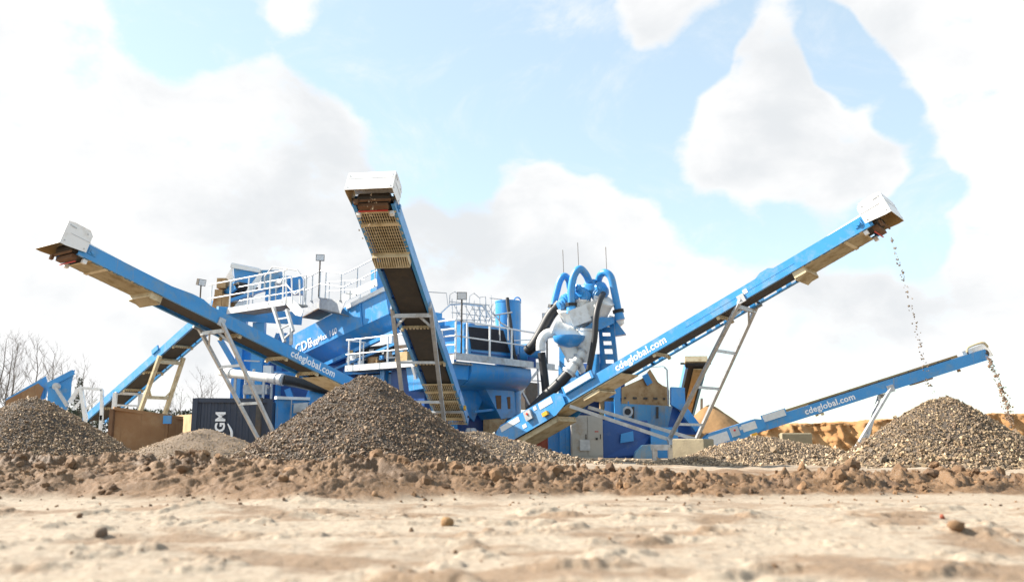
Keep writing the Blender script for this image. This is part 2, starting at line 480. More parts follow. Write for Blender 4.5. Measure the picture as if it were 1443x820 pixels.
rr = np.concatenate([np.linspace(.3, 2.3, 6)[:-1], np.arange(2.3, 7.4, .019), np.arange(7.4, 10.8, .0165), np.geomspace(10.8, 22, 90)[1:], np.geomspace(22, 3000, 46)[1:]])
TH, RR = np.meshgrid(th, rr)
GX, GY = RR * np.sin(TH), RR * np.cos(TH)
GZ = ground_h(GX, GY)
bm_ = berm_mask(GX, GY)
damp = np.clip(fbm(GX * .9 + 3, GY * 1.5, 5, 131, .65) * 1.8 + .08, 0, 1) * (1 - sstep(7, 9, GY)) * .70
mid_ = sstep(9.8, 10.8, GY) * (1 - sstep(15, 24, RR)) * np.clip(.55 + fbm(GX * .7, GY * .7, 3, 141), 0, 1)
mudf = np.clip(np.maximum(np.maximum(sstep(.02, .30, bm_ + .10 * perlin(GX * 3, GY * 3, 161)), damp), mid_), 0, 1)[..., None]
wetf = np.clip(fbm(GX * 1.7, GY * 1.7, 4, 151) * 1.5, 0, .8)[..., None] * bm_[..., None]
GC = SAND * (1 - mudf) + MUD * mudf
GC = GC * (1 - wetf) + WET * wetf
GC = np.where((RR > 24)[..., None], GRIT * .95, GC)
nr, nc = TH.shape
ground = arrays_mesh('ground', np.stack([GX, GY, GZ], -1).reshape(-1, 3), grid_faces(nr, nc, True), GC.reshape(-1, 3), True, 'ground')
ground['kind'] = 'structure'

# ---- rocks and clods as arrays
_phi = (1 + 5 ** .5) / 2
ICO = np.array([(-1, _phi, 0), (1, _phi, 0), (-1, -_phi, 0), (1, -_phi, 0), (0, -1, _phi), (0, 1, _phi), (0, -1, -_phi), (0, 1, -_phi), (_phi, 0, -1), (_phi, 0, 1), (-_phi, 0, -1), (-_phi, 0, 1)])
ICO = ICO / np.linalg.norm(ICO[0])
ICF = np.array([(0, 11, 5), (0, 5, 1), (0, 1, 7), (0, 7, 10), (0, 10, 11), (1, 5, 9), (5, 11, 4), (11, 10, 2), (10, 7, 6), (7, 1, 8), (3, 9, 4), (3, 4, 2), (3, 2, 6), (3, 6, 8), (3, 8, 9), (4, 9, 5), (2, 4, 11), (6, 2, 10), (8, 6, 7), (9, 8, 1)])
def subdiv(V, Fc):
    V = [tuple(v) for v in V]; cache = {}; out = []
    def midp(a, b):
        k = (min(a, b), max(a, b))
        if k not in cache:
            p = (np.array(V[a]) + np.array(V[b])) / 2
            V.append(tuple(p / np.linalg.norm(p))); cache[k] = len(V) - 1
        return cache[k]
    for a, b, c in Fc:
        d, e, f = midp(a, b), midp(b, c), midp(c, a)
        out += [(a, d, f), (d, b, e), (f, e, c), (d, e, f)]
    return np.array(V), np.array(out)
ICO2, ICF2 = subdiv(ICO, ICF)
OCT = np.array([(1, 0, 0), (-1, 0, 0), (0, 1, 0), (0, -1, 0), (0, 0, 1), (0, 0, -1)], float) * 1.08
OCF = np.array([(0, 2, 4), (2, 1, 4), (1, 3, 4), (3, 0, 4), (2, 0, 5), (1, 2, 5), (3, 1, 5), (0, 3, 5)])
def rand_rot(n, rng):
    q = rng.normal(size=(n, 4)); q /= np.linalg.norm(q, axis=1)[:, None]
    w, x, y, z = q.T
    return np.stack([1 - 2 * (y * y + z * z), 2 * (x * y - z * w), 2 * (x * z + y * w), 2 * (x * y + z * w), 1 - 2 * (x * x + z * z), 2 * (y * z - x * w), 2 * (x * z - y * w), 2 * (y * z + x * w), 1 - 2 * (x * x + y * y)], -1).reshape(n, 3, 3)
def stones(name, pos, size, palette, material='stone', fine=False, jit=.18, seed=1, smooth=False, flat=.7, tint=(1.16, 1.0, .78)):
    rng = np.random.default_rng(seed)
    n = len(pos)
    BV, BF = (OCT, OCF) if fine == 'oct' else (ICO2, ICF2) if fine else (ICO, ICF)
    k = len(BV)
    V = BV[None] * (1 + rng.normal(size=(n, k, 1)) * jit)
    V = V * np.stack([rng.uniform(.8, 1.25, n), rng.uniform(.7, 1.1, n), rng.uniform(flat * .7, flat * 1.2, n)], -1)[:, None, :]
    V = np.einsum('nij,nkj->nki', rand_rot(n, rng), V) * (size[:, None, None] * .5) + pos[:, None, :]
    Fc = (BF[None] + (np.arange(n) * k)[:, None, None]).reshape(-1, 3)
    pal = np.array(palette)
    c = pal[rng.integers(0, len(pal), n)] * rng.uniform(.7, 1.3, (n, 1)) * np.array(tint)
    return arrays_mesh(name, V.reshape(-1, 3), Fc, np.repeat(np.clip(c, 0, 1), k, 0), smooth, material, 3)
PAL_MIX = [(.115, .075, .045), (.085, .056, .036), (.16, .108, .068), (.065, .047, .034), (.21, .155, .105), (.10, .076, .056), (.135, .080, .042), (.36, .29, .215), (.04, .03, .022), (.10, .063, .052)]
PAL_LEFT = [(.17, .118, .078), (.13, .09, .062), (.21, .15, .10), (.11, .08, .058), (.27, .205, .145), (.15, .115, .086), (.4, .33, .25)]
PAL_LIGHT = [(.22, .175, .135), (.29, .24, .19), (.16, .13, .105), (.12, .10, .085), (.40, .35, .29), (.24, .175, .125)]
PAL_GREY = [(.125, .094, .058), (.17, .132, .086), (.075, .056, .036), (.25, .20, .135), (.045, .034, .023), (.15, .10, .054), (.42, .35, .26), (.11, .074, .05)]
PAL_LOW = [(.19, .148, .108), (.24, .192, .14), (.12, .094, .07), (.33, .27, .205), (.08, .062, .047), (.2, .147, .095), (.48, .41, .33)]
def pile_height(peaks, x, y, slope, seed):
    h = np.full(np.shape(x), -1.0)
    for (px, py, H, el) in peaks:
        d = np.hypot((x - px) / el, y - py)
        d = d * (1 + .06 * perlin(np.arctan2(y - py, x - px) * 1.4 + seed, np.zeros_like(x) + seed, seed)) 
        hh = H + .16 - np.sqrt((d * slope) ** 2 + .16 ** 2)
        h = np.maximum(h, hh)
    toe = .14
    h = np.where(h < toe * 2, toe * .5 * np.exp(np.clip((h - toe * 1) / (toe * .9), -6, 1.0)), h - toe * .64)
    return h
def gravel_pile(name, label, peaks, slope, size, n, pal, seed, face=(0, 360), base='stone_bed', extent=None, material='stone', mound='gravel_bed', group='gravel stockpiles'):
    px, py = np.mean([p[0] for p in peaks]), np.mean([p[1] for p in peaks])
    Rm = extent or max(p[2] for p in peaks) / slope * 1.25 + max(abs(p[0] - px) for p in peaks)
    el = max(p[3] for p in peaks)
    rng = np.random.default_rng(seed)
    q = np.linspace(0, 1, 44); t = np.linspace(0, 2 * np.pi, 97)[:-1]
    Q, T_ = np.meshgrid(q, t, indexing='ij')
    X, Y = px + Q * Rm * el * np.cos(T_), py + Q * Rm * np.sin(T_)
    H = pile_height(peaks, X, Y, slope, seed) + .05 * fbm(X * 1.1, Y * 1.1, 4, seed) - .03
    md = arrays_mesh(name, np.stack([X, Y, H], -1).reshape(-1, 3), grid_faces(44, 96, True), None, True, mound)
    tag(md, label, 'gravel pile', group)
    if n:
        a = np.radians(rng.uniform(face[0], face[1], n)); q = np.sqrt(rng.random(n))
        X, Y = px + q * Rm * el * np.cos(a), py + q * Rm * np.sin(a)
        H = pile_height(peaks, X, Y, slope, seed) + .05 * fbm(X * 1.1, Y * 1.1, 4, seed) - .03
        keep = (H > -.02) & (rng.random(n) < sstep(-.03, .10, H) + .25)
        X, Y, H = X[keep], Y[keep], H[keep]
        s = size * np.exp(rng.normal(0, .42, len(X))) * (.85 + .55 * np.clip(1 - H / max(p[2] for p in peaks), 0, 1) ** 3)
        o = stones('gravel', np.stack([X, Y, np.maximum(H, .0) + s * rng.uniform(-.1, .35, len(X))], -1), s, pal, 'stone', 'oct', .2, seed=seed, flat=.8)
        o.parent = md
        o['kind'] = 'stuff'
        o['label'] = 'loose stones covering the pile'
    return md
def pk(u, v, Y, el=1.0):
    p = F(u, v, Y)
    return (p.x, p.y, p.z + .09, el)
# ---- the stockpiles
gravel_pile('gravel_pile', 'large brown gravel cone in the centre under the steep middle conveyor', [pk(519, 527, 18.8)], .70, .034, 33000, [(c[0] * .85, c[1] * .82, c[2] * .80) for c in PAL_MIX], 3, (150, 390))
gravel_pile('gravel_pile', 'grey brown fine gravel cone at the far left edge below the white conveyor hood', [pk(48, 557, 18.6)], .66, .029, 30000, PAL_LEFT, 4, (150, 400))
gravel_pile('gravel_pile', 'tall speckled gravel cone at the right edge beneath falling stones', [pk(1331, 559, 18.6), pk(1315, 562, 18.7)], .72, .038, 26000, PAL_GREY, 5, (140, 400))
gravel_pile('gravel_pile', 'low grey gravel mound between concrete block and tall right cone', [pk(1075, 614, 20.6, 1.6), pk(1120, 622, 20.8, 1.6)], .52, .034, 21000, PAL_LOW, 6, (140, 400))
gravel_pile('gravel_pile', 'low pale gravel heap behind right flank of the central cone', [pk(664, 606, 23.0, 1.3), pk(715, 624, 22.6, 1.4)], .42, .036, 16000, PAL_LIGHT, 7, (170, 400))
gravel_pile('sand_pile', 'small smooth pale sand heap in front of the navy container', [pk(287, 603, 22.6, 1.25), pk(276, 606, 22.3, 1.1)], .52, .02, 14000, [(.36, .29, .22), (.31, .245, .18), (.42, .34, .26)], 8, mound='fine', group='sand heaps')
gravel_pile('sand_pile', 'pointed orange sand heap behind the right conveyor support legs', [pk(1001, 569, 33.0, 1.0)], .85, .02, 0, PAL_MIX, 9, mound='sand', group='sand heaps')

# ---- mud clods along the ridge and across the foreground
def scatter_clods():
    rng = np.random.default_rng(17)
    X = rng.uniform(-8, 8, 34000); Y = rng.uniform(7.0, 11.4, 34000)
    m = berm_mask(X, Y) * np.clip(.35 + 1.3 * perlin(X * 1.1, Y * 1.1, 211), .06, 1)
    k = rng.random(34000) < m * .55 + .012
    X, Y, m = X[k], Y[k], berm_mask(X[k], Y[k])
    s = np.clip(.019 * rng.pareto(1.7, len(X)) + .016, 0, .03 + .15 * m)
    X2 = rng.uniform(-4.5, 4.5, 2600); Y2 = rng.uniform(2.6, 8.6, 2600)
    k2 = rng.random(2600) < np.clip(fbm(X2 * 1.2, Y2 * 1.2, 2, 201) * 1.4 + .25, .05, 1)
    X2, Y2 = X2[k2], Y2[k2]
    s2 = np.clip(.005 * rng.pareto(2.2, len(X2)) + .005, 0, .04)
    pal = [tuple(MUD), tuple(MUD * .8), tuple(MUD * 1.15), tuple(MUD * 1.3), tuple(WET)]
    X, Y, s = np.concatenate([X, X2]), np.concatenate([Y, Y2]), np.concatenate([s, s2])
    for big in (True, False):
        q = (s > .05) == big
        P3 = np.stack([X[q], Y[q], ground_h(X[q], Y[q]) + s[q] * .08], -1)
        o = stones('mud_clods' if big else 'mud_crumbs', P3, s[q], pal, 'clod', big, .15 if big else .22, 18 + big, False, .8, (1, 1, 1))
        tag(o, 'brown mud clods churned up along the ridge' if big else 'small brown mud crumbs strewn over ridge and sand', None, None, 'stuff')
scatter_clods()
def lone_stone(label, u, v, Y, size, col, seed, name='loose_stone', cat='stone'):
    p = F(u, v, Y)
    z = float(ground_h(p.x, p.y))
    # march the ray to the ground for the true depth
    for yy in np.linspace(2.4, 10, 400):
        q = F(u, v, yy)
        if q.z < float(ground_h(q.x, q.y)): p = q; break
    o = stones(name, np.array([[p.x, p.y, float(ground_h(p.x, p.y)) + size * .2]]), np.array([size]), [col], 'clod', True, .12, seed, True, .8)
    tag(o, label, cat)
lone_stone('small dark grey stone on the sand at lower left', 142, 756, 3.6, .085, (.09, .08, .075), 301)
lone_stone('brown mud clod alone on the pale sand at lower right', 1348, 748, 4.0, .10, (.13, .085, .05), 302, 'mud_clod', 'clod')
lone_stone('small brick red stone on the sand at right', 1328, 731, 4.6, .045, (.32, .07, .04), 303)
lone_stone('ochre clod lying on the pale sand left of the picture centre', 630, 741, 4.2, .10, (.26, .17, .08), 304, 'mud_clod', 'clod')
lone_stone('dark clod on the sand left of the middle', 112, 729, 4.8, .05, (.12, .08, .05), 305, 'mud_clod', 'clod')

# ---- quarry bank behind on the right
def bank():
    xs = np.linspace(9, 64, 620); q = np.linspace(0, 1, 40)
    X, Q = np.meshgrid(xs, q)
    top = 1.50 + .62 * sstep(14, 30, X) + .04 * fbm(X * 1.1, X * 0 + 2, 4, 401) + .05 * perlin(X * .25, X * 0, 402)
    wob = X + .35 * perlin(X * .8, Q * 2.2, 403)
    gully = 1 - 2 * fbm(wob * .62 + Q * .5, Q * .7, 4, 411, .55, True)
    slab = fbm(X * 1.6, Q * 3.5, 4, 413, .6)
    Y = 48 + Q * 1.5 - .5 * gully * np.sin(np.pi * np.clip(Q * 1.05, 0, 1)) ** .7 + .22 * slab + .6 * perlin(X * .2, X * 0, 421)
    Zz = top * sstep(-.05, .80, Q) ** 1.15 + .06 * slab * sstep(0, .3, Q)
    X2, Q2 = np.meshgrid(xs, np.linspace(0, 1, 6)[1:])
    back = np.stack([X2, Y[-1:] + Q2 * 30, Zz[-1:] * (1 - .4 * Q2)], -1)
    A = np.concatenate([np.stack([X, Y, Zz], -1), back], 0)
    o = arrays_mesh('quarry_bank', A.reshape(-1, 3), grid_faces(A.shape[0], A.shape[1]), None, True, 'bank')
    o['kind'] = 'structure'
bank()

# ---- bare trees and the far hedge on the left
def bare_tree(u, Y, vtop, seed, label, conifer=False):
    rng = random.Random(seed)
    top = F(u, vtop, Y); base = Vector((top.x, Y, 0)); H = top.z * .92
    t = thing('bare_tree' if not conifer else 'ivy_tree', label, 'tree', base, 'bare trees beyond the plant')
    tr, cr = MB(), MB()
    lean = Vector((rng.uniform(-.06, .06), rng.uniform(-.04, .04), 0))
    pts = [base + Z * (H * k / 8) + lean * (H * (k / 8) ** 1.5) + Vector((rng.uniform(-.1, .1), rng.uniform(-.1, .1), 0)) * (k > 0) for k in range(9)]
    tr.tube(pts, [.012 * H * (1 - .92 * k / 8) + .008 for k in range(9)], 6)
    def branch(p, d, ln, r, lv):
        n = 4; q = p; P_ = [p]
        for i in range(n):
            d = (d + Vector((rng.uniform(-.22, .22), rng.uniform(-.22, .22), rng.uniform(-.02, .22)))).normalized()
            q = q + d * (ln / n); P_.append(q)
        cr.tube(P_, [r * (1 - .75 * i / n) for i in range(n + 1)], 3, False)
        if lv > 0:
            for _ in range(4 if lv == 2 else 5):
                i = rng.randint(1, n)
                dd = (d + Vector((rng.uniform(-1, 1), rng.uniform(-1, 1), rng.uniform(-.2, .7))) * .75).normalized()
                branch(P_[i], dd, ln * rng.uniform(.4, .65), r * .5, lv - 1)
    for k in range(17):
        f = .28 + .70 * k / 16
        p = pts[0].lerp(pts[-1], f); i = min(int(f * 8), 7); p = pts[i].lerp(pts[i + 1], f * 8 - i)
        a = rng.uniform(0, 6.28)
        d = Vector((math.cos(a), math.sin(a), rng.uniform(.5, 1.1))).normalized()
        branch(p, d, H * (.34 - .22 * f) * rng.uniform(.8, 1.2), .0042 * H * (1.1 - .7 * f), 2)
    tr.build('trunk', 'bark', t); cr.build('crown', 'bark', t)
    if conifer:
        lf = MB()
        for _ in range(900):
            f = rng.random(); a = rng.uniform(0, 6.28); r = (1 - f) * H * .13 * rng.random() ** .5 + .1
            c = base + Vector((math.cos(a) * r, math.sin(a) * r, H * (.12 + .72 * f)))
            e = [Vector((rng.uniform(-1, 1), rng.uniform(-1, 1), rng.uniform(-1, 1))).normalized() * rng.uniform(.06, .15) for _ in range(3)]
            lf.add([c + x for x in e], [(0, 1, 2)])
        lf.build('ivy', 'pine', t)
for i, (u, Y, vt, lb) in enumerate([
        (4, 60, 468, 'bare tree at the very left edge of the picture'), (17, 66, 474, 'slim bare tree just right of the leftmost tree'),
        (28, 58, 470, 'bare forked tree above the rusty hopper edge'), (60, 62, 472, 'bare tree standing above the blue hopper peak'),
        (78, 66, 486, 'short bare tree above right end of the blue hopper'), (92, 64, 500, 'thin low bare tree beside the ivy tree'),
        (116, 60, 504, 'ivy covered tree left of the feed conveyor tail'), (285, 66, 520, 'bare tree showing above the navy container'),
        (298, 70, 528, 'small bare tree right of the one above the container'), (255, 72, 545, 'faint bare tree left of the navy container'),
        (240, 74, 552, 'faint low bare tree behind feed conveyor legs'), (137, 66, 530, 'low bare tree behind the feed conveyor tail')]):
    bare_tree(u, Y, vt, 500 + i, lb, i == 6)
def hedge():
    rng = np.random.default_rng(77)
    n = 16000
    X = rng.uniform(-75, -10, n); Y = 84 + rng.normal(0, 1.6, n)
    Hm = 2.6 + .8 * perlin(X * .35, X * 0 + 4, 3) + .9 * sstep(-75, -55, -X) 
    Zz = rng.random(n) ** .8 * Hm
    c = np.stack([X, Y, Zz], -1)
    V = c[:, None, :] + rng.normal(0, .17, (n, 3, 3))
    o = arrays_mesh('hedgerow', V.reshape(-1, 3), np.arange(n * 3).reshape(-1, 3), None, False, 'pine', 3)
    tag(o, 'low dark hedgerow along the horizon on the left', None, None, 'stuff')
hedge()

# ================================================================== CONVEYORS
BH, BW = .34, 1.03          # side beam height, frame width
class Conv:
    def __init__(s, name, label, N0, N1, side, ext=0.0, center=False):
        d = (N1 - N0).normalized()
        ey = Z.cross(d).normalized(); ez = d.cross(ey)
        if center: O = N0.copy()
        else: O = N0 - ey * (side * BW / 2) - ez * (BH / 2)
        s.L, s.side, s.x0 = (N1 - N0).length, side, -ext
        s.T = Matrix(((d.x, ey.x, ez.x, O.x), (d.y, ey.y, ez.y, O.y), (d.z, ey.z, ez.z, O.z), (0, 0, 0, 1)))
        s.d, s.ey, s.ez = d, ey, ez
        s.root = thing(name, label, 'conveyor', gnd(s.p(s.x0, 0, 0)), 'stockpile conveyors')
    def p(s, x, y, z): return s.T @ Vector((x, y, z))
    def mb(s): return MB(s.T)
    def beams(s, x1=None, slots=False, slim=False):
        x1 = s.L if x1 is None else x1
        for sd in (1, -1):
            m = s.mb(); y = sd * BW / 2
            if slots and sd != s.side:
                m.box(((s.x0 + x1) / 2, y, BH * .80), (x1 - s.x0, .02, BH * .40))
                m.box(((s.x0 + x1) / 2, y, .035), (x1 - s.x0, .02, .07))
                x, k = s.x0, 0
                while x < x1:
                    w = (.5, .16, .16)[k % 3]; k += 1
                    m.box((x + .08, y, BH * .4), (.16, .02, .21)); x += .16 + w * .8
            else:
                m.box(((s.x0 + x1) / 2, y, BH / 2), (x1 - s.x0, .02, BH - .03))
            m.box(((s.x0 + x1) / 2, y - sd * .035, BH - .0075), (x1 - s.x0 - .004, .09, .015))
            m.box(((s.x0 + x1) / 2, y - sd * .035, .0075), (x1 - s.x0 - .004, .09, .015))
            o = m.build('side_beam', 'blue', s.root)
            if sd == s.side: s.near = o
        x = s.x0 + .6
        while x < x1 - .4:
            s.mb().box((x, 0, .20), (.06, BW - .03, .05)).build('cross_member', 'blue_dark', s.root); x += 1.2
    def belt(s, x1=None):
        x1 = s.L if x1 is None else x1
        r, zc, w = .135, .205, .74
        pr = []
        for k in range(9): a = -math.pi / 2 + math.pi * k / 8; pr.append((x1 + math.cos(a) * r, zc + math.sin(a) * r))
        for k in range(9): a = math.pi / 2 + math.pi * k / 8; pr.append((s.x0 + .2 + math.cos(a) * r, zc + math.sin(a) * r))
        n = len(pr)
        m = s.mb()
        inn = [(x - (x - min(max(x, s.x0 + .2), x1)) * .1, zc + (z - zc) * .9) for x, z in pr]
        rings = []
        for i in range(n):
            rings.append([(pr[i][0], -w / 2, pr[i][1]), (pr[i][0], w / 2, pr[i][1]), (inn[i][0], w / 2, inn[i][1]), (inn[i][0], -w / 2, inn[i][1])])
        rings.append(rings[0])
        m.loft([[Vector(p) for p in r_] for r_ in rings], False)
        s.belt_o = m.build('belt', 'belt', s.root)
        for x, nm in ((x1, 'head_drum'), (s.x0 + .2, 'tail_drum')):
            s.mb().lathe([(.04, -.56), (.04, -.40), (.118, -.398), (.118, .398), (.04, .40), (.04, .56)], (x, 0, zc), (0, 1, 0), 16).build(nm, 'dark_steel', s.root)
    def comb(s, x):
        m = s.mb(); w = BW - .1
        m.box((x, 0, .035), (.05, w, .05))
        for k in range(9):
            y = -w / 2 + .05 + (w - .1) * k / 8
            m.box((x, y, -.015), (.05, .055, .05))
        for y in (-w / 2 + .03, w / 2 - .03): m.box((x, y, -.04), (.09, .06, .10))
        m.build('return_roller_guard', 'cream', s.root)
    def grid(s, xa, xb, tray=0, n=15):
        m = s.mb(); w = BW - .06; z = -.015
        for k in range(n):
            y = -w / 2 + .06 + (w - .12) * k / (n - 1)
            m.box(((xa + xb) / 2, y, z), (xb - xa, .016, .02))
        nc_ = max(3, int((xb - xa) / .11))
        for k in range(nc_ + 1):
            x = xa + (xb - xa) * k / nc_
            m.box((x, 0, z + .012), (.009 if 0 < k < nc_ else .07, w, .016))
        x = xa
        while x <= xb + .01:
            for y in (-w / 2, w / 2): m.box((x, y, z + .025), (.06, .04, .04))
            x += (xb - xa) / 6
        xm = xb - .42
        m.box((xm, 0, z - .006), (.09, w, .03))
        m.build('guard_grid', 'cream', s.root)
        if tray:
            m = s.mb(); xt = xa - .16 if tray > 0 else xa
            m.box((xt - .16, 0, -.115), (.012, w - .04, .21)); m.box((xt + .16, 0, -.075), (.012, w - .04, .10)); 
            for y in (-w / 2 + .02, w / 2 - .02): m.box((xt, y, -.09), (.33, .012, .17))
            for k in range(n):
                y = -w / 2 + .06 + (w - .12) * k / (n - 1)
                m.bar(s_(xt - .16, y, -.215), s_(xt + .16, y, -.125), .026, .014)
            # perforated front lip
            m.box((xt + .17, 0, -.03), (.012, w - .04, .03)); m.box((xt + .17, 0, -.125), (.012, w - .04, .05))
            for k in range(16):
                y = -w / 2 + .05 + (w - .1) * k / 15
                m.box((xt + .17, y, -.07), (.012, .032, .07))
            m.build('return_roller_tray', 'cream', s.root)
    def hood(s, full=True):
        L_, w = s.L, .585
        prof = [(L_ - .14, .10), (L_ - .14, .52), (L_ - .04, .63), (L_ + .36, .63), (L_ + .50, .60), (L_ + .50, .04), (L_ + .36, .04)]
        m = s.mb()
        for sd in (1, -1):
            m.plate([(x, sd * w, z) for x, z in prof], (0, -sd * .006, 0))
        m.plate([(L_ + .503, -w - .004, .04), (L_ + .503, w + .004, .04), (L_ + .503, w + .004, .605), (L_ + .503, -w - .004, .605)], (-.006, 0, 0))
        m.plate([(L_ + .50, -w - .004, .606), (L_ + .50, w + .004, .606), (L_ + .36, w + .004, .636), (L_ + .36, -w - .004, .636)], (0, 0, -.006))
        m.plate([(L_ + .36, -w - .004, .636), (L_ + .36, w + .004, .636), (L_ - .04, w + .004, .636), (L_ - .04, -w - .004, .636)], (0, 0, -.006))
        m.plate([(L_ - .04, -w - .004, .636), (L_ - .04, w + .004, .636), (L_ - .145, w + .004, .522), (L_ - .145, -w - .004, .522)], (0, 0, -.006))
        ho = m.build('hood', 'white', s.root)
        m = s.mb(); g = .012                       # mud stained inside
        for sd in (1, -1):
            m.plate([(x, sd * (w - g), z) for x, z in [(L_ - .12, .103), (L_ - .12, .50), (L_ + .36, .61), (L_ + .488, .58), (L_ + .488, .044), (L_ + .36, .044)]], (0, -sd * .003, 0))
        m.plate([(L_ + .49, -w + .02, .043), (L_ + .49, w - .02, .043), (L_ + .49, w - .02, .58), (L_ + .49, -w + .02, .58)], (-.003, 0, 0))
        m.plate([(L_ + .48, -w + .02, .60), (L_ + .48, w - .02, .60), (L_ - .1, w - .02, .60), (L_ - .1, -w + .02, .60)], (0, 0, -.003))
        m.build('hood_lining', 'tan', ho)
        m = s.mb()
        for sd in (1, -1):
            for x, z in ((L_ + .42, .54), (L_ + .42, .14), (L_ - .06, .16), (L_ - .02, .52)):
                m.box((x, sd * (w + .006), z), (.03, .012, .03))
            m.box((L_ + .33, sd * (w + .005), .53), (.12, .008, .03))
            m.box((L_ + .1, sd * (w + .004), .36), (.5, .006, .008))
            m.box((L_ + .506, sd * (w - .06), .50), (.012, .03, .03)); m.box((L_ + .506, sd * (w - .06), .12), (.012, .03, .03))
        m.box((L_ + .505, 0, .40), (.006, 2 * w - .02, .01))
        m.build('fasteners', 'galv', ho)
        # curved low cover behind the hood
        m = s.mb()
        rings = []
        for x, h in ((L_ - 1.15, .03), (L_ - 1.05, .10), (L_ - .30, .13), (L_ - .15, .14)):
            rings.append([Vector((x, .47 * math.cos(a), BH + .005 + max(.0, math.sin(a)) * h)) for a in [math.pi * k / 10 for k in range(11)]])
        m.loft(rings, False)
        m.build('belt_cover', 'white', s.root, True)
        # scraper, bearings
        m = s.mb()
        m.box((L_ - .02, 0, -.03), (.14, BW - .3, .10)); m.box((L_ + .14, 0, .02), (.04, BW - .1, .05)); m.box((L_ + .15, -.38, -.03), (.07, .10, .12))
        m.build('belt_scraper', 'rust_plate', s.root)
        m = s.mb()
        m.box((L_ - .08, 0, -.125), (.03, BW - .3, .02))
        m.build('scraper_blade', 'red', s.root)
        for sd in (1, -1):
            bb = s.mb().box((L_ - .30, sd * (BW / 2 + .018), .2), (.2, .026, .16)).build('bearing_block', 'blue', s.root)
            s.mb().lathe([(.06, 0), (.06, .03)], (L_ - .3, sd * (BW / 2 + .03), .205), (0, sd, 0), 12).build('bearing_cap', 'blue', bb)
            s.mb().box((L_ - .25, sd * (BW / 2 - .1), -.06), (.1, .1, .1)).build('sensor_box', 'white', s.root)
    def web(s, body, x, size, dz=0.0):
        """lettering on the camera-side beam, always reading left to right from outside"""
        sd = s.side
        xd = s.d if sd < 0 else -s.d
        return lettering(body, size, s.p(x, sd * (BW / 2 + .014), BH / 2 + dz), xd, s.ez, s.near, bold=.022)
    def sticker(s, x, z, w, h, parent=None):
        s.mb().box((x, s.side * (s.hw + .006), z), (w, .006, h)).build('warning_sign', 'sticker', parent or s.root)
def s_(x, y, z): return Vector((x, y, z))
def ladder(cv, xa, near_bot, far_bot, rungs, w=.10, brace=True, mt='galv', head_drop=.16):
    """support: two slanted legs hung from the beams at xa, cross head, knee braces, rungs"""
    sd = cv.side
    tn, tf = cv.p(xa, sd * (BW / 2 + .03), .06), cv.p(xa, -sd * (BW / 2 + .03), .06)
    for tp, bt in ((tn, near_bot), (tf, far_bot)):
        MB().bar(tp, bt, w, w * .8).build('leg', mt, cv.root)
        MB().box(tp, (.20, .05, .22), (cv.d, cv.ey, cv.ez)).build('hanger_plate', mt, cv.root)
    ln, lf = near_bot - tn, far_bot - tf
    def at(f, n): return (tn + ln * f) if n else (tf + lf * f)
    f0 = head_drop / ln.length * 1.6
    MB().bar(at(f0, 1), at(f0, 0), w * .9, w).build('cross_head', mt, cv.root)
    if brace:
        f1 = f0 + .42 / ln.length
        for n in (1, 0):
            a, b = at(f1, n), at(f0, n).lerp(at(f0, 1 - n), .34)
            MB().bar(a, b, .05, .06).build('knee_brace', mt, cv.root)
    for f in rungs:
        MB().bar(at(f, 1), at(f, 0), .065, .075).build('rung', mt, cv.root)
    for bt in (near_bot, far_bot):
        if bt.z < .2: MB().box((bt.x, bt.y, .012), (.28, .28, .024)).build('foot_plate', mt, cv.root)

# ---- A: left conveyor
A = Conv('stockpile_conveyor', 'blue belt conveyor rising to the left with white hood over the far left gravel cone', F(470, 527, 26.0), F(113, 349, 19.5), 1, 3.2)
A.beams(); A.belt(); A.hood(); A.grid(A.L - 2.05, A.L - .35, 1)
for x in (A.L - 4.9, A.L - 6.6, .55, -1.4): A.comb(x)
A.web('cdeglobal.com', .85, .30)
m = A.mb(); m.plate([(A.L - 3.75, BW / 2 + .012, BH - .01), (A.L - 3.45, BW / 2 + .012, BH + .07), (A.L - 3.1, BW / 2 + .012, BH + .07), (A.L - 2.4, BW / 2 + .012, BH - .01)], (0, -.05, 0)); m.build('splice_plate', 'blue', A.root)
m = A.mb(); m.box((.05 - .45, 0, -.02), (1.4, BW - .06, .03)); m.build('tail_guard', 'cream', A.root)
ladder(A, A.L - 4.15, gnd(F(404, 645, 24.6)), gnd(F(380, 647, 25.3)), (.30, .57, .84))
for sd in (1, -1): MB().bar(A.p(-2.9, sd * .5, 0), gnd(A.p(-2.9, sd * .5, 0)), .1, .1).build('tail_leg', 'galv', A.root)

# ---- B: middle conveyor, seen from below
B = Conv('stockpile_conveyor', 'blue belt conveyor pointing up at the viewer with white hood over the central gravel cone', F(630, 577, 27.9), F(526, 289, 19.75), 1, 1.0, True)
B.beams(); B.belt(); B.hood(); B.grid(B.L - 1.75, B.L - .25, 1)
for x in (B.L - 4.95, B.L - 6.75): B.comb(x)
B.grid(-.9, 1.5, 0); 
for x in (.55, -.5): 
    m = B.mb(); m.box((x, 0, -.06), (.14, BW - .08, .03)); gb = m.build('guard_bar', 'cream', B.root)
m = B.mb()
for k in range(15): m.box((.55, -.42 + .06 * k, -.079), (.06, .03, .006))
m.build('guard_slots', 'dark_steel', B.root)
bn, bf = gnd(F(632, 648, 26.6)), gnd(F(577, 648, 26.2))
ladder(B, B.L - 4.1, bn, bf, (.34, .60, .86), .11, mt='galv')
B.hw = BW / 2 + .01
m = B.mb(); m.box((.2, BW / 2 + .02, .12), (1.2, .02, .26)); m.build('tail_plate', 'blue', B.root)
B.sticker(-.1, .2, .7, .12); 
m = B.mb(); m.box((.0, BW / 2 + .06, .06), (.12, .08, .12)); m.build('pull_cord_switch', 'yellow', B.root)
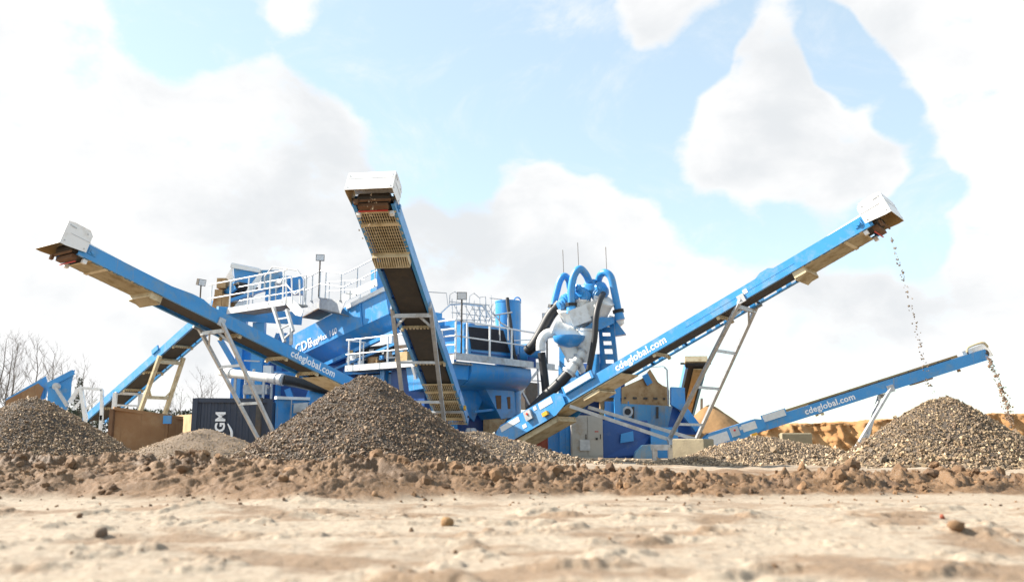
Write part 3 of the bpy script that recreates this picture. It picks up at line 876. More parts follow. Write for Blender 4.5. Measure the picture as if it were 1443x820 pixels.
for sd in (1, -1): MB().bar(B.p(-1.2, sd * .5, 0), gnd(B.p(-1.2, sd * .5, 0)), .1, .1).build('tail_leg', 'galv', B.root)
m = B.mb(); m.bar(s_(-.6, BW / 2 - .02, -.1), s_(.0, BW / 2 + .0, -.1), .06, .06); m.bar(s_(.0, -BW / 2, -.1), s_(.0, BW / 2, -.1), .07, .07); m.build('tail_brace', 'galv', B.root)

# ---- C: right conveyor, sunlit side to the camera
def tail_box(cv, x0, x1, h0, h1, sw_x, y_hw=.60):
    """deep tail section with signs, isolator and pull switch"""
    sd = cv.side; cv.hw = y_hw
    m = cv.mb()
    for q in (1, -1):
        m.plate([(x0, q * y_hw, h0 + .12), (x0 + .12, q * y_hw, h1 - .10), (x0 + .35, q * y_hw, h1), (x1 - .1, q * y_hw, h1), (x1 + .15, q * y_hw, BH + .005), (x1 + .15, q * y_hw, h0 + .16), (x1 - .3, q * y_hw, h0), (x0 + .1, q * y_hw, h0)], (0, -q * .02, 0))
    m.plate([(x0 + .35, -y_hw, h1 + .004), (x0 + .35, y_hw, h1 + .004), (x1 - .1, y_hw, h1 + .004), (x1 - .1, -y_hw, h1 + .004)], (0, 0, -.012))
    tb = m.build('tail_box', 'blue', cv.root)
    m = cv.mb(); m.box((sw_x, sd * (y_hw + .05), .26), (.26, .09, .30)); sb = m.build('isolator_box', 'galv', cv.root)
    cv.mb().lathe([(.035, 0), (.035, .03)], (sw_x, sd * (y_hw + .095), .30), (0, sd, 0), 10).build('stop_button', 'red', sb)
    return tb
C = Conv('stockpile_conveyor', 'sunlit blue belt conveyor rising to the right with white hood over the right gravel cone', F(712, 611, 27.0), F(1226, 308, 20.0), -1, .35)
C.beams(None, True); C.belt(); C.hood(); C.grid(C.L - 1.95, C.L - .35, 1)
for x in (C.L - 4.55, C.L - 6.7, C.L - 8.9): C.comb(x)
tb = tail_box(C, -.35, 2.35, -.16, .46, 1.15)
C.sticker(.35, .33, .80, .17, tb); C.sticker(1.85, .33, .52, .2, tb); C.sticker(.85, .04, .16, .12, tb); C.sticker(1.43, .36, .12, .12, tb)
m = C.mb(); m.box((1.75, -(.6 + .06), .02), (.2, .1, .12)); m.build('pull_cord_switch', 'yellow', C.root)
C.hw = BW / 2 + .01
m = C.mb(); m.box((3.15, -(BW / 2 + .05), BH + .03), (1.15, .10, .24)); m.build('skirt_plate', 'blue', C.root)
C.mb().box((3.6, -(BW / 2 + .010), BH / 2), (1.6, .006, BH - .06)).build('splice_plate', 'blue', C.root)
C.mb().box((8.6, -(BW / 2 + .012), BH / 2), (3.4, .006, .02)).build('stiffener_strip', 'blue', C.root)
C.hw = BW / 2 + .10
C.sticker(3.15, BH + .03, 1.0, .19)
C.hw = BW / 2 + .01
m = C.mb(); m.box((C.L - 3.55, -(BW / 2 + .015), BH * .55), (.13, .006, .12)); m.build('white_plate', 'sticker', C.root)
m = C.mb(); m.plate([(C.L - 3.2, -BW / 2 + .03, BH), (C.L - 3.0, -BW / 2 + .03, BH + .09), (C.L - 2.75, -BW / 2 + .03, BH + .09), (C.L - 2.6, -BW / 2 + .03, BH)], (0, .04, 0)); m.build('belt_switch', 'blue', C.root)
C.web('cdeglobal.com', 5.35, .30)
m = C.mb()
m.box((1.0, 0, -.30), (2.0, BW - .08, .05)); m.box((1.95, 0, -.24), (.05, BW - .08, .16))
for y in (-BW / 2 + .06, BW / 2 - .06): m.box((1.0, y, -.24), (2.0, .02, .16))
m.build('tail_tray', 'cream', C.root)
m = C.mb(); m.box((3.1, 0, -.03), (2.9, BW - .06, .03)); m.box((3.35, 0, -.12), (.6, BW - .1, .10)); m.build('under_guard', 'cream', C.root)
m = C.mb()
for k in range(14): m.box((3.65 + .003, -.4 + .06 * k, -.11), (.01, .03, .03))
m.build('vent_slots', 'dark_steel', C.root)
# its slanted support and base frame
nb, fb = F(943, 619, 25.4), F(981, 616, 26.4)
fb.z = nb.z
ladder(C, C.L - 3.72, nb, fb, (.34, .60, .88), .10, mt='galv')
for tp, bt, e in ((C.p(2.55, -.50, -.10), nb, -1), (C.p(2.55, .50, -.10), fb, 1)):
    MB().bar(tp, bt, .10, .10).build('strut', 'galv', C.root)
MB().bar(nb + Vector((-.03, -.02, -.02)), fb + Vector((.03, .02, -.02)), .1, .1).build('foot_beam', 'galv', C.root)
bx0 = F(919, 630, 25.2); bx1 = F(947, 634, 24.7); bx1.z = bx0.z
MB().bar(bx0, bx1, .14, .16).build('base_bar', 'galv', C.root)
for q in (bx0.lerp(bx1, .12), bx0.lerp(bx1, .92)):
    MB().bar(q, gnd(q), .14, .16).build('base_leg', 'galv', C.root)
MB().bar(bx1, nb, .12, .14).build('base_riser', 'galv', C.root)
MB().bar(fb, gnd(fb), .12, .12).build('base_leg', 'galv', C.root)

# ---- D: far right low conveyor
D = Conv('stockpile_conveyor', 'long low blue conveyor at far right discharging beyond the speckled cone', F(1010, 620, 27.6), F(1391, 499, 26.4), -1, .3)
D.beams(); D.belt(); D.comb(3.4)
tb = tail_box(D, -.5, 1.45, -.05, .44, .62)
D.sticker(.08, .2, .62, .3, tb); D.sticker(1.10, .27, .45, .24, tb); D.sticker(.84, .30, .10, .1, tb)
m = D.mb(); m.box((1.15, -.66, -.02), (.2, .1, .1)); m.build('pull_cord_switch', 'yellow', D.root)
D.hw = BW / 2 + .01
m = D.mb(); m.box((1.95, -(BW / 2 + .03), BH + .02), (.8, .05, .24)); m.build('skirt_plate', 'blue', D.root)
D.hw = BW / 2 + .056
D.sticker(1.95, BH + .02, .72, .21)
D.web('cdeglobal.com', 3.70, .27)
m = D.mb(); m.box((5.3, .40, BH + .03), (5.8, .03, .09)); m.build('skirt_board', 'tan', D.root)
m = D.mb()
for k in range(6): m.box((3.5 + k * .95, -.38, BH + .02), (.04, .04, .10))
m.box((5.4, -.40, BH + .015), (4.6, .03, .05)); m.build('idler_frame', 'dark_steel', D.root)
m = D.mb()
m.plate([(D.L - .3, .5, .1), (D.L - .3, .5, .46), (D.L + .50, .5, .50), (D.L + .56, .5, .04)], (0, -.012, 0)); m.plate([(D.L + .56, -.1, .06), (D.L + .56, .5, .06), (D.L + .51, .5, .50), (D.L + .51, -.1, .50)], (-.01, 0, 0)); m.build('hood', 'white', D.root)
m = D.mb(); m.tube(arc([(D.L - .45, -.3, BH + .06), (D.L - .35, -.3, BH + .2), (D.L + .1, -.3, BH + .2), (D.L + .2, -.3, BH + .02)], 5), .04, 8); m.build('hood_hoop', 'cream', D.root, True)
D.mb().box((D.L - 2.0, 0, -.03), (.6, .5, .05)).build('scraper_bracket', 'rust', D.root)
D.mb().box((D.L - .9, -.3, -.05), (.08, .1, .08)).build('sensor_box', 'rust', D.root)
ladder(D, D.L - 3.1, gnd(F(1196, 640, 26.4)), gnd(F(1212, 638, 27.4)), (.38, .66, .93), .10, mt='galv', brace=False)
MB().bar(D.p(.3, 0, -.02), gnd(D.p(.3, 0, 0)), .6, .1).build('tail_leg', 'galv', D.root)

# ---- E: feed conveyor rising into the washer from the left
E = Conv('feed_conveyor', 'steep blue feed conveyor at left rising to the top of the plant', F(126, 584, 39.5), F(331, 402, 33.0), -1, .6)
E.beams(); E.belt()
for x in (1.0, 2.9, 4.6, 5.8, 7.0): E.comb(x)
def frame_leg(cv, x, pts, w=.13, mt='white'):
    pass
e1n, e1f = E.p(6.15, -.55, -.02), E.p(6.15, .55, -.02)
b1n, b1f = Vector((F(176, 640, 37.0).x, 37.0, 0)), Vector((F(213, 640, 37.6).x, 37.6, 0))
for a_, b_ in ((e1n, b1n), (e1f, b1f)): MB().bar(a_, b_, .16, .12).build('leg', 'cream', E.root)
for f in (.06, .42, .72): MB().bar(e1n.lerp(b1n, f), e1f.lerp(b1f, f), .12, .14).build('rung', 'cream', E.root)
for f, g in ((.42, -.09), (.72, -.09)):
    for p_, q_ in ((e1n.lerp(b1n, f + g), e1n.lerp(b1n, f).lerp(e1f.lerp(b1f, f), .22)), (e1f.lerp(b1f, f + g), e1f.lerp(b1f, f).lerp(e1n.lerp(b1n, f), .22))):
        MB().bar(p_, q_, .1, .06).build('gusset', 'cream', E.root)
e2n, e2f = E.p(2.5, -.6, .05), E.p(2.5, .6, .05)
MB().bar(e2n - Z * .55, e2f - Z * .55, .08, .08).build('rung', 'white', E.root)
for a_ in (e2n, e2f): MB().bar(a_, gnd(a_), .16, .16).build('post', 'white', E.root)
MB().bar(e2n + Z * -.02, e2f + Z * -.02, .1, .12).build('rung', 'white', E.root)
m = E.mb(); m.box((5.9, -.56, BH + .05), (.5, .06, .2)); m.build('belt_switch', 'blue', E.root)

# ---- F: short sand conveyor behind on the right
BW = .76
G = Conv('sand_conveyor', 'short blue conveyor behind the right support legs tipping on the sand heap', F(960, 606, 37.0), F(981, 519, 31.5), -1, .3, True)
G.beams(None, True); G.belt()
m = G.mb(); m.box((G.L + .1, 0, .28), (.28, BW + .06, .22)); m.build('hood', 'cream', G.root)
m = G.mb(); m.box((G.L / 2, .06, -.03), (G.L, .32, .03)); m.build('under_guard', 'tan', G.root)
for sd in (1, -1):
    q = G.p(G.L * .55, sd * .5, 0); MB().bar(q, gnd(q) + Vector((.1 * sd, 1.0, 0)), .09, .09).build('leg', 'galv', G.root)

BW = 1.03
# ---- stones falling from two heads
def falling(label, pts, n, seed, size, pal=PAL_MIX, spread=.06):
    c = arc(pts, 8); rng = np.random.default_rng(seed)
    f = np.sort(rng.random(n)) * (len(c) - 1)
    P3 = np.array([list(c[int(k)].lerp(c[min(int(k) + 1, len(c) - 1)], k - int(k))) for k in f]) + rng.normal(0, spread, (n, 3)) * (.5 + f / len(c))[:, None]
    o = stones('falling_gravel', P3, size * np.exp(rng.normal(0, .35, n)), pal, 'stone', seed=seed)
    tag(o, label, None, None, 'stuff')
dk = [(.1, .08, .06), (.14, .11, .09), (.07, .055, .045)]
falling('thin string of stones dropping from the right hood', [F(1256, 335, 19.7), F(1268, 375, 19.6), F(1281, 420, 19.5), F(1291, 460, 19.4), F(1301, 510, 19.2), F(1312, 552, 18.9)], 130, 61, .036, dk, .03)
falling('dense spray of stones dropping from the low far right conveyor', [F(1391, 503, 26.2), F(1399, 518, 26.1), F(1408, 540, 26.0), F(1416, 562, 25.9), F(1421, 580, 25.8), F(1424, 600, 25.8)], 330, 62, .045, [(.16, .1, .08), (.1, .08, .07), (.22, .14, .1)], .05)
falling('stones dropping out of the middle hood', [F(523, 280, 19.4), F(523, 300, 19.4), F(522, 330, 19.3)], 40, 64, .03, [(.5, .42, .32), (.3, .25, .2)], .10)

# ================================================================== THE WASHING PLANT
def railing(root, pts, posts, H=1.1, r=.024, mt='galv', mid=True, parts=True):
    """pts: deck-edge polyline; posts: list of (segment, fraction)"""
    pts = [Vector(p) for p in pts]
    MB().tube([p + Z * H for p in pts], r, 6).build('top_rail', mt, root)
    if mid: MB().tube([p + Z * H * .52 for p in pts], r * .85, 6).build('mid_rail', mt, root)
    for i, f in posts:
        p = pts[i].lerp(pts[i + 1], f)
        m = MB(); m.tube([p, p + Z * H], r * 1.1, 6); m.box(p + Z * .02, (.09, .09, .04)); m.build('post', mt, root)
def rod(name, root, a, b, r=.02, mt='galv', n=6):
    return MB().tube([a, b], r, n).build(name, mt, root)
def hbox(name, root, s0, s1, t0, t1, z0, z1, mt):
    c = st((s0 + s1) / 2, (t0 + t1) / 2, (z0 + z1) / 2)
    return MB().box(c, (abs(s1 - s0), abs(t1 - t0), abs(z1 - z0)), (PA, PB, Z)).build(name, mt, root)
def floodlight(label, base, H, aim=(0, -1, -.4)):
    t = thing('floodlight', label, 'floodlight', base, 'floodlights on poles')
    rod('pole', t, base, base + Z * H, .03, 'dark_steel')
    a = Vector(aim).normalized(); X, Y, Zz = frame(a)
    c = base + Z * (H + .12)
    lh = MB().box(c, (.14, .34, .26), (X, Y, Zz)).build('lamp_head', 'dark_steel', t)
    MB().box(c + a * .075, (.012, .30, .22), (X, Y, Zz)).build('lens', 'sticker', lh)
    MB().box(c - a * .12, (.10, .2, .12), (X, Y, Zz)).build('driver_box', 'galv', t)

# ---- inclined washer trough with its lettering
def washer():
    t0 = 1.2
    t = thing('log_washer', 'long inclined blue washer trough with white lettering behind the left conveyor', 'washer', gnd(st(6.5, t0, 0)))
    P2 = lambda u, v: L(u, v, t0)
    up = [P2(405, 476), P2(455, 449), P2(490, 431), P2(542, 406), P2(548, 442), P2(478, 474), P2(405, 509)]
    sp = MB().plate(up, PB * .03).build('side_plate', 'blue', t)
    # lower flank folds inwards
    lo = [P2(405, 509), P2(478, 474), P2(548, 442)]
    lo2 = [L(405, 533, t0 + .02) + PB * .55, L(480, 498, t0 + .02) + PB * .55, L(550, 466, t0 + .02) + PB * .55]
    m = MB(); m.add(lo + lo2, [(0, 1, 4, 3), (1, 2, 5, 4)]); m.build('lower_flank', 'blue', t)
    m = MB(); m.bar(L(446, 520, t0 - .1), L(560, 466, t0 - .1), .16, .14); m.build('chassis_flange', 'blue', t)
    m = MB(); m.bar(L(470, 521, t0 - .2), L(560, 483, t0 - .2), .08, .09); m.build('chassis_rail', 'blue', t)
    m = MB(); m.bar(L(489, 433, t0 - .04), L(541, 407.5, t0 - .04), .10, .17); m.build('edge_strip', 'white', t)
    far = [p + PB * 1.9 for p in up]
    MB().plate(far, PB * .03).build('rear_plate', 'blue', t)
    m = MB(); m.add([up[3], up[4], far[4], far[3]], [(0, 1, 2, 3)]); m.add([up[0], up[6], far[6], far[0]], [(0, 1, 2, 3)])
    m.add([up[0] - Z * .1, up[3] - Z * .1, far[3] - Z * .1, far[0] - Z * .1], [(0, 1, 2, 3)]); m.build('end_plate', 'blue', t)
    a, b = L(418, 493, t0), L(466, 470, t0)
    xd = (b - a).normalized(); yd = PB.cross(xd) * -1
    if yd.z < 0: yd = -yd
    o1 = L(429, 487, t0) - PB * .008
    lettering('CDE', .54, L(428, 488, t0) - PB * .02, xd, yd, sp, bold=.02)
    lettering('AggMax 160', .34, L(456, 475, t0) - PB * .02, xd, yd, sp, bold=.012)
    for u in (425, 490):
        q = L(u, 520, t0 + .35); MB().bar(q, gnd(q), .25, .25).build('leg', 'blue', t)
    # raised stiffener bar on the side plate
    for u, v0, v1 in ((507, 423, 460),):
        MB().bar(L(u, v0, t0 - .03), L(u + 3, v1, t0 - .03), .06, .05).build('stiffener', 'blue', t)
    # gearbox and motor at the upper end
    g = L(536, 398, t0 + .5)
    m = MB(); m.box(g + Z * -.1, (.35, .7, 1.1), (PA, PB, Z)); m.build('gearbox', 'blue', t)
washer()

# ---- landing tray on the washer and the walkway along its top
def landing():
    t0 = .75
    t = thing('access_landing', 'galvanised landing tray with railings hung on the washer side', 'platform', gnd(L(455, 440, t0)))
    a, b, c, d = L(450, 421, t0), L(486, 424, t0), L(483, 440, t0), L(449, 434, t0)
    m = MB(); m.plate([L(449, 419, t0), L(487, 424, t0), L(480, 441, t0), L(449, 434, t0)], PB * .02); m.build('front_panel', 'galv', t)
    e = [L(426, 436, t0), L(449, 434, t0), L(480, 441, t0), L(460, 452, t0)]
    m = MB(); q0, q1 = L(449, 434, t0), L(480, 441, t0)
    w = -PB * .0
    m.plate([q0, q1, q1 + PB * .9 + Z * -.15, q0 + PB * .9 - Z * .15], Z * -.03); m.build('floor', 'grating', t)
    q2 = L(426, 438, t0 - .1)
    m = MB(); m.plate([q0, q0 + PB * .9, q2 + PB * .9 + Z * -.25, q2 - Z * .25], Z * -.04); m.build('underside', 'rust_plate', t)
    m = MB(); m.plate([L(426, 430, t0), L(449, 419, t0), L(449, 434, t0), L(426, 444, t0)], PB * .02); m.build('side_panel', 'galv', t)
    d0, d1, d2 = L(426, 431, t0), L(450, 420, t0), L(483, 425, t0)
    railing(t, [d0, d1, d2], [(0, .02), (0, .55), (0, 1), (1, .25), (1, .9)], 1.12)
    # walkway going up along the washer top
    e0, e1, e2 = L(483, 425, t0 + .2), L(503, 416, t0 + .2), L(531, 402, t0 + .2)
    railing(t, [e0, e1, e2], [(0, .98), (1, .9)], 1.12)
    f0, f1 = L(458, 424, t0 + 1.2), L(513, 421, t0 + 1.2)
    railing(t, [f0, f1], [(0, .1), (0, .5), (0, .9)], .8, .018)
    m = MB(); m.bar(e0 + Z * .12, e2 + Z * .12, .04, .30); m.build('toe_board', 'white', t)
landing()
floodlight('floodlight on a pole at the landing railing, its lamp facing the viewer', L(449, 419, .74), 1.52, (.2, -1, -.15))

# ---- upper left walkway with stair and hoop
def upper_walkway():
    t0 = -2.9
    t = thing('upper_walkway', 'white edged upper walkway with railings and hoop above the left conveyor', 'walkway', gnd(L(350, 440, t0)))
    a, b = L(292, 447, t0), L(402, 421, t0)
    a.z = b.z = (a.z + b.z) / 2
    m = MB(); m.bar(a, b, .05, .22); m.build('toe_board', 'white', t)
    m = MB(); m.plate([a, b, b + PB * 1.0, a + PB * 1.0], Z * -.06); m.build('deck', 'grating', t)
    a2 = a.lerp(b, .03)
    railing(t, [a, b], [(0, f) for f in (.04, .3, .54, .81, .97)], 1.15, .026, 'white')
    railing(t, [a + PB * 1.0, b + PB * 1.0], [(0, f) for f in (.3, .6, .97)], 1.15, .02, 'galv')
    h = L(372, 431, t0); k = L(427, 431, t0)
    pts = [L(373, 408, t0), L(373, 390, t0), L(384, 376, t0), L(402, 378, t0), L(419, 381, t0), L(429, 394, t0), L(429, 425, t0)]
    MB().tube(pts, .028, 6).build('hoop', 'galv', t)
    m = MB(); m.plate([L(399, 419, t0), L(409, 418, t0), L(427, 437, t0), L(424, 446, t0), L(416, 444, t0), L(400, 425, t0)], PB * .03); m.build('stair_stringer', 'white', t)
    MB().tube([L(402, 399, t0), L(416, 415, t0), L(430, 405, t0)], .025, 6).build('handrail', 'white', t)
    for u in (403, 411, 422): rod('post', t, L(u, 388 + (u - 403) * .3, t0), L(u + 1, 428, t0), .026, 'white')
    c1, c2 = L(385, 433, t0 - .2), L(404, 436, t0 - .2)
    g1, g2 = L(401, 482, t0 - .2), L(413, 467, t0 - .2)
    MB().bar(c1, g1, .10, .10).build('stair_leg', 'galv', t); MB().bar(c2, g2, .10, .10).build('stair_leg', 'galv', t)
    MB().bar(L(411, 462, t0 - .2), L(410, 486, t0 - .2), .1, .1).build('stair_leg', 'galv', t)
    for f in (.35, .62, .92): MB().bar(c1.lerp(g1, f), c2.lerp(g2, min(1, f * 1.05)), .06, .06).build('stair_tread', 'galv', t)
upper_walkway()
floodlight('small floodlight on a pole left of the feed head', L(281, 436, -2.9), .95, (.8, -.5, -.2))

# ---- feed head at top of the feed conveyor
def feed_head():
    t = thing('feed_chute', 'blue flared feed chute with pale rim at the top of the feed conveyor', 'chute', gnd(F(345, 400, 33.6)))
    Y = 33.4
    fr = [F(329, 377, Y), F(365, 384, Y), F(353, 402, Y), F(340, 411, Y), F(332, 409, Y)]
    bk = Vector((-.25, 1.2, 0))
    MB().plate(fr, Vector((0, .03, 0))).build('front_panel', 'blue', t)
    m = MB(); m.add(fr + [p + bk for p in fr], [(0, 4, 9, 5), (4, 3, 8, 9), (3, 2, 7, 8), (2, 1, 6, 7)]); m.build('side_panels', 'blue', t)
    m = MB(); m.bar(F(326, 375, Y - .03), F(368, 382.5, Y - .03), .2, .14); m.bar(F(327, 373, Y + 1.2), F(366, 381, Y + 1.2), .2, .14); m.build('rim', 'white', t)
    m = MB(); m.plate([F(327, 376, Y), F(331, 409, Y), F(308, 408, Y + .2), F(314, 398, Y + .2)], Vector((0, .05, 0))); m.build('wing_panel', 'white', t)
    m = MB(); m.plate([F(366, 384, Y - .1), F(370, 388, Y - .1), F(346, 432, Y - .2), F(330, 432, Y - .2)], Vector((0, .04, 0))); m.build('slide_panel', 'white', t)
    m = MB(); m.bar(F(324, 424, Y - .3), F(372, 408, Y - .3), .2, .12); m.build('edge_beam', 'blue', t)
    m = MB(); m.plate([F(303, 411, Y), F(318, 405, Y), F(330, 412, Y), F(330, 434, Y), F(298, 434, Y)], Vector((0, .4, 0))); m.build('drive_guard', 'rust', t)
    m = MB(); m.box(F(314, 400, Y - .1), (.35, .4, .4)); m.box(F(309, 421, Y - .1), (.3, .3, .7)); m.box(F(320, 424, Y - .12), (.3, .3, .5)); m.build('drive_motor', 'rust', t)
    m = MB(); m.lathe([(.14, 0), (.14, .4), (.08, .42)], F(391, 400, Y), (.6, -.5, 0), 14); m.build('pulley', 'galv', t, True)
    m = MB(); m.box(F(393, 408, Y + .3), (.9, .6, 1.0)); m.box(F(412, 403, Y + .5), (.9, .5, .7)); m.build('motor_housing', 'blue', t)
    m = MB(); m.box(F(383, 396, Y + .2), (.7, .5, .8)); m.build('screen_box', 'blue_dirty', t)
    q = F(345, 415, Y + .6); MB().bar(q, gnd(q), .3, .3).build('leg', 'blue', t)
feed_head()

# ---- left support frame below the washer
def support_frame():
    t = thing('support_frame', 'blue steel support frame of posts and beams beneath the upper walkway', 'frame', gnd(F(370, 520, 33.6)))
    Y = 32.6
    def bm(u0, v0, u1, v1, w, d=.3, y=Y, y1=None, nm='beam', mt='blue'):
        MB().bar(F(u0, v0, y), F(u1, v1, y if y1 is None else y1), d, w, Vector((0, -.2, 1)) if abs(u1 - u0) > abs(v1 - v0) else Vector((1, 0, 0))).build(nm, mt, t)
    bm(306, 441, 424, 449, .50, .3, 31.6, 33.4)
    def colm(u, v0, w, y=Y, d=.3, mt='blue'):
        p = F(u, v0, y); MB().box(((p.x), y, p.z / 2), (w, d, p.z)).build('column', mt, t)
    colm(366, 455, .45); colm(339, 480, .26, 33.2); colm(420, 500, .36, Y + 2.8)
    colm(332, 515, .2, 33.6); colm(400, 470, .4, 34.2, .3); colm(352, 470, .5, 33.8)
    bm(330, 488, 372, 486, .22, .2, 33.2); bm(330, 528, 420, 528, .25, .2, 33.4)
    bm(310, 478, 332, 516, .2, .12, 33.2, None, 'brace')
    bm(405, 548, 421, 590, .22, .15, Y - .2, None, 'brace'); bm(440, 548, 424, 590, .22, .15, Y - .2, None, 'brace')
    bm(372, 525, 392, 470, .15, .12, Y + .6, None, 'brace'); bm(425, 525, 400, 470, .15, .12, Y + .6, None, 'brace')
    # dark boxes added behind, standing in for shade under the machine
    p = F(415, 500, 35.4); MB().box((p.x, 35.6, 2.4), (4.4, .8, 3.2)).build('shade_backing', 'blue_dark', t)
    p = F(455, 520, 33.6); MB().box((p.x, 34.2, 1.8), (3.4, .6, 3.4)).build('shade_filler', 'blue_dark', t)
    p = F(352, 560, 34.6); MB().box((p.x, 34.6, 1.15), (1.2, .4, 2.3)).build('grey_box', 'dark_steel', t)
    p = F(362, 549, 32.3); MB().box((p.x, 32.3, p.z), (.9, .5, .35)).build('cable_tray', 'galv', t)
    for u in (347, 358, 384): rod('conduit', t, F(u, 520, 32.2), gnd(F(u, 520, 32.2)), .05, 'galv')
    for u, v in ((352, 508), (365, 545)): MB().bar(F(u - 8, v, 32.1), F(u + 14, v + 1, 32.1), .05, .05).build('conduit', 'galv', t)
    # galvanised post set with small white kit
    m = MB(); m.box(F(378, 522, 32.0), (.3, .3, .35)); m.build('valve_box', 'white', t)
    p = F(376, 600, 31.2); MB().lathe([(.18, 0), (.18, .35), (.1, .45)], (p.x, 31.2, .4), (0, 0, 1), 12).build('drum', 'rubber', t)
support_frame()
def blue_cabinet():
    t = thing('pump_cabinet', 'blue steel cabinet with light top edge half hidden by the central cone', 'cabinet', gnd(F(415, 600, 30.0)))
    p0, p1 = F(389, 562, 29.6), F(436, 556, 30.4)
    h = p0.z
    MB().plate([gnd(p0), gnd(p1), Vector((p1.x, p1.y, h)), p0], Vector((.1, .8, 0))).build('front_panel', 'blue', t)
    MB().bar(p0 + Vector((0, -.06, .04)), Vector((p1.x, p1.y - .06, h + .04)), .2, .1).build('top_edge', 'white', t)
    q0, q1 = F(436, 551, 30.3), F(482, 549, 30.9)
    MB().plate([gnd(q0), gnd(q1), Vector((q1.x, q1.y, q0.z)), q0], Vector((.1, .8, 0))).build('side_panel', 'blue', t)
    MB().bar(F(411, 563, 29.7), gnd(F(411, 563, 29.7)), .03, .05).build('seam', 'galv', t)
    MB().box(F(424, 575, 29.75), (.5, .05, .34)).build('vent', 'galv', t)
    MB().bar(F(411, 569, 29.75), F(436, 567, 30.2), .03, .03).build('latch_bar', 'galv', t)
blue_cabinet()
def white_pipe():
    t = thing('white_pipe', 'thick white pipe with grey collar running level behind the left support legs', 'pipe', gnd(F(350, 530, 30.6)))
    a, b = F(318, 525, 30.8), F(391, 534, 29.6)
    MB().tube([F(312, 524, 31.6), a, a.lerp(b, .5), b], [.15, .155, .15, .155], 16).build('pipe', 'white_pipe', t, True)
    ax = (b - a).normalized()
    MB().lathe([(.19, 0), (.19, .25)], a.lerp(b, .02), ax, 16).build('collar', 'white_pipe', t, True)
    MB().lathe([(.175, -.35), (.175, -.12), (.2, -.1), (.2, .0), (.17, .02), (.17, .1), (.21, .12), (.21, .26), (.18, .28)], b, ax, 16).build('coupling', 'galv', t, True)
    for f in (.2, .75):
        q = a.lerp(b, f); MB().bar(q - Z * .1, gnd(q), .08, .08).build('stand', 'galv', t)
    h = thing('black_hose', 'fat black hose leading right from the collar of the white pipe', 'hose', gnd(F(440, 545, 30)))
    MB().tube(arc([b + ax * .2, F(420, 539, 30.0), F(450, 546, 30.3), F(482, 556, 30.6), F(500, 580, 30.8)], 5), .19, 14).build('tube', 'rubber', h, True)
white_pipe()

# ---- left-front walkway and the vibrating screen behind it
def front_walkway():
    t = thing('front_walkway', 'white edged railed walkway left of the middle conveyor', 'walkway', gnd(st(2.5, 0, 0)))
    zd = L(560, 516, 0).z
    def q(u, v, tt=0): 
        p = L(u, v, tt); p.z = zd; return p
    a, b = q(487, 520), q(640, 505)
    MB().plate([a, b, b + PB * .95, a + PB * .95], Z * -.05).build('deck', 'grating', t)
    MB().bar(a + Z * .06 - PB * .02, b + Z * .06 - PB * .02, .03, .22).build('toe_board', 'white', t)
    u = lambda x: (q(x, 515) - a).length / (b - a).length
    railing(t, [a, b], [(0, u(x)) for x in (491, 507, 546, 583, 622)], 1.12, .03, 'white')
    railing(t, [a, a + PB * .95], [(0, .9)], 1.12, .026, 'white')
    MB().bar(q(582, 515) - Z * .05, q(582, 515) - Z * .75 + PB * .3, .1, .1).build('bracket', 'white', t)
    for s_ in (.5, 3.9): MB().box(st(s_, .55, zd / 2), (.22, .22, zd - .1), (PA, PB, Z)).build('leg', 'blue', t)
front_walkway()
def vib_screen():
    t = thing('vibrating_screen', 'muddy vibrating screen box with springs behind the front walkway railing', 'screen', gnd(st(3, 2, 0)))
    zd = L(560, 516, 0).z
    def hb(n, t_, s0, s1, *r): return hbox(n, t_, s0 + 2.3, s1 + 2.3, *r)
    hb('screen_side', t, 1.0, 4.2, 1.5, 1.56, zd + .2, zd + .5, 'blue_dirty')
    hb('mesh_deck', t, 1.9, 4.0, 1.25, 1.5, zd + .5, zd + 1.0, 'rubber')
    hb('lower_beam', t, .6, 4.5, 1.1, 1.4, zd - .05, zd + .18, 'blue')
    hb('spray_bar', t, 1.0, 3.9, 1.16, 1.22, zd + .46, zd + .52, 'galv')
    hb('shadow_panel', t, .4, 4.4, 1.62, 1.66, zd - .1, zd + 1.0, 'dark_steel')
    hb('white_box', t, 1.75, 2.35, 1.0, 1.3, zd + 1.0, zd + 1.35, 'white')
    hb('body_wall', t, -.6, 4.9, 1.75, 2.9, .6, zd + .25, 'blue_dark')  # dark fill behind and below the deck, its shade painted in
    for s_ in (4.0, 3.1, 1.35): 
        m = MB(); c = st(s_ + 2.3, 1.2, zd + .1)
        for k in range(5): m.lathe([(.12, 0), (.14, .03), (.12, .06)], c + Z * (k * .075), (0, 0, 1), 12)
        m.build('spring', 'dark_steel', t)
    hb('motor', t, 2.5, 3.0, 1.0, 1.4, zd + .15, zd + .55, 'rust')
    hb('motor', t, .9, 1.5, 1.0, 1.5, zd + .2, zd + .65, 'tan')
    hb('bracket', t, 3.4, 3.8, 1.0, 1.2, zd + .1, zd + .4, 'blue')
    hb('cable_box', t, 4.0, 4.25, 1.0, 1.2, zd + .2, zd + .5, 'white')
    # blue panels under the deck left of the middle conveyor
    hb('lower_panel', t, 1.0, 3.4, .9, .95, 1.2, zd - .15, 'blue')
    hb('lower_panel', t, 1.4, 2.6, .45, .5, .6, 1.9, 'blue')
    for i in range(26):
        rng = random.Random(900 + i)
        c = st(rng.uniform(3.4, 6.3), rng.uniform(1.0, 1.3), zd + rng.uniform(.1, .8))
        MB().box(c, (rng.uniform(.08, .3), .1, rng.uniform(.06, .2)), (PA, PB, Z)).build('fitting', rng.choice(['rust_plate', 'dark_steel', 'blue', 'tan', 'galv', 'white']), t)
vib_screen()

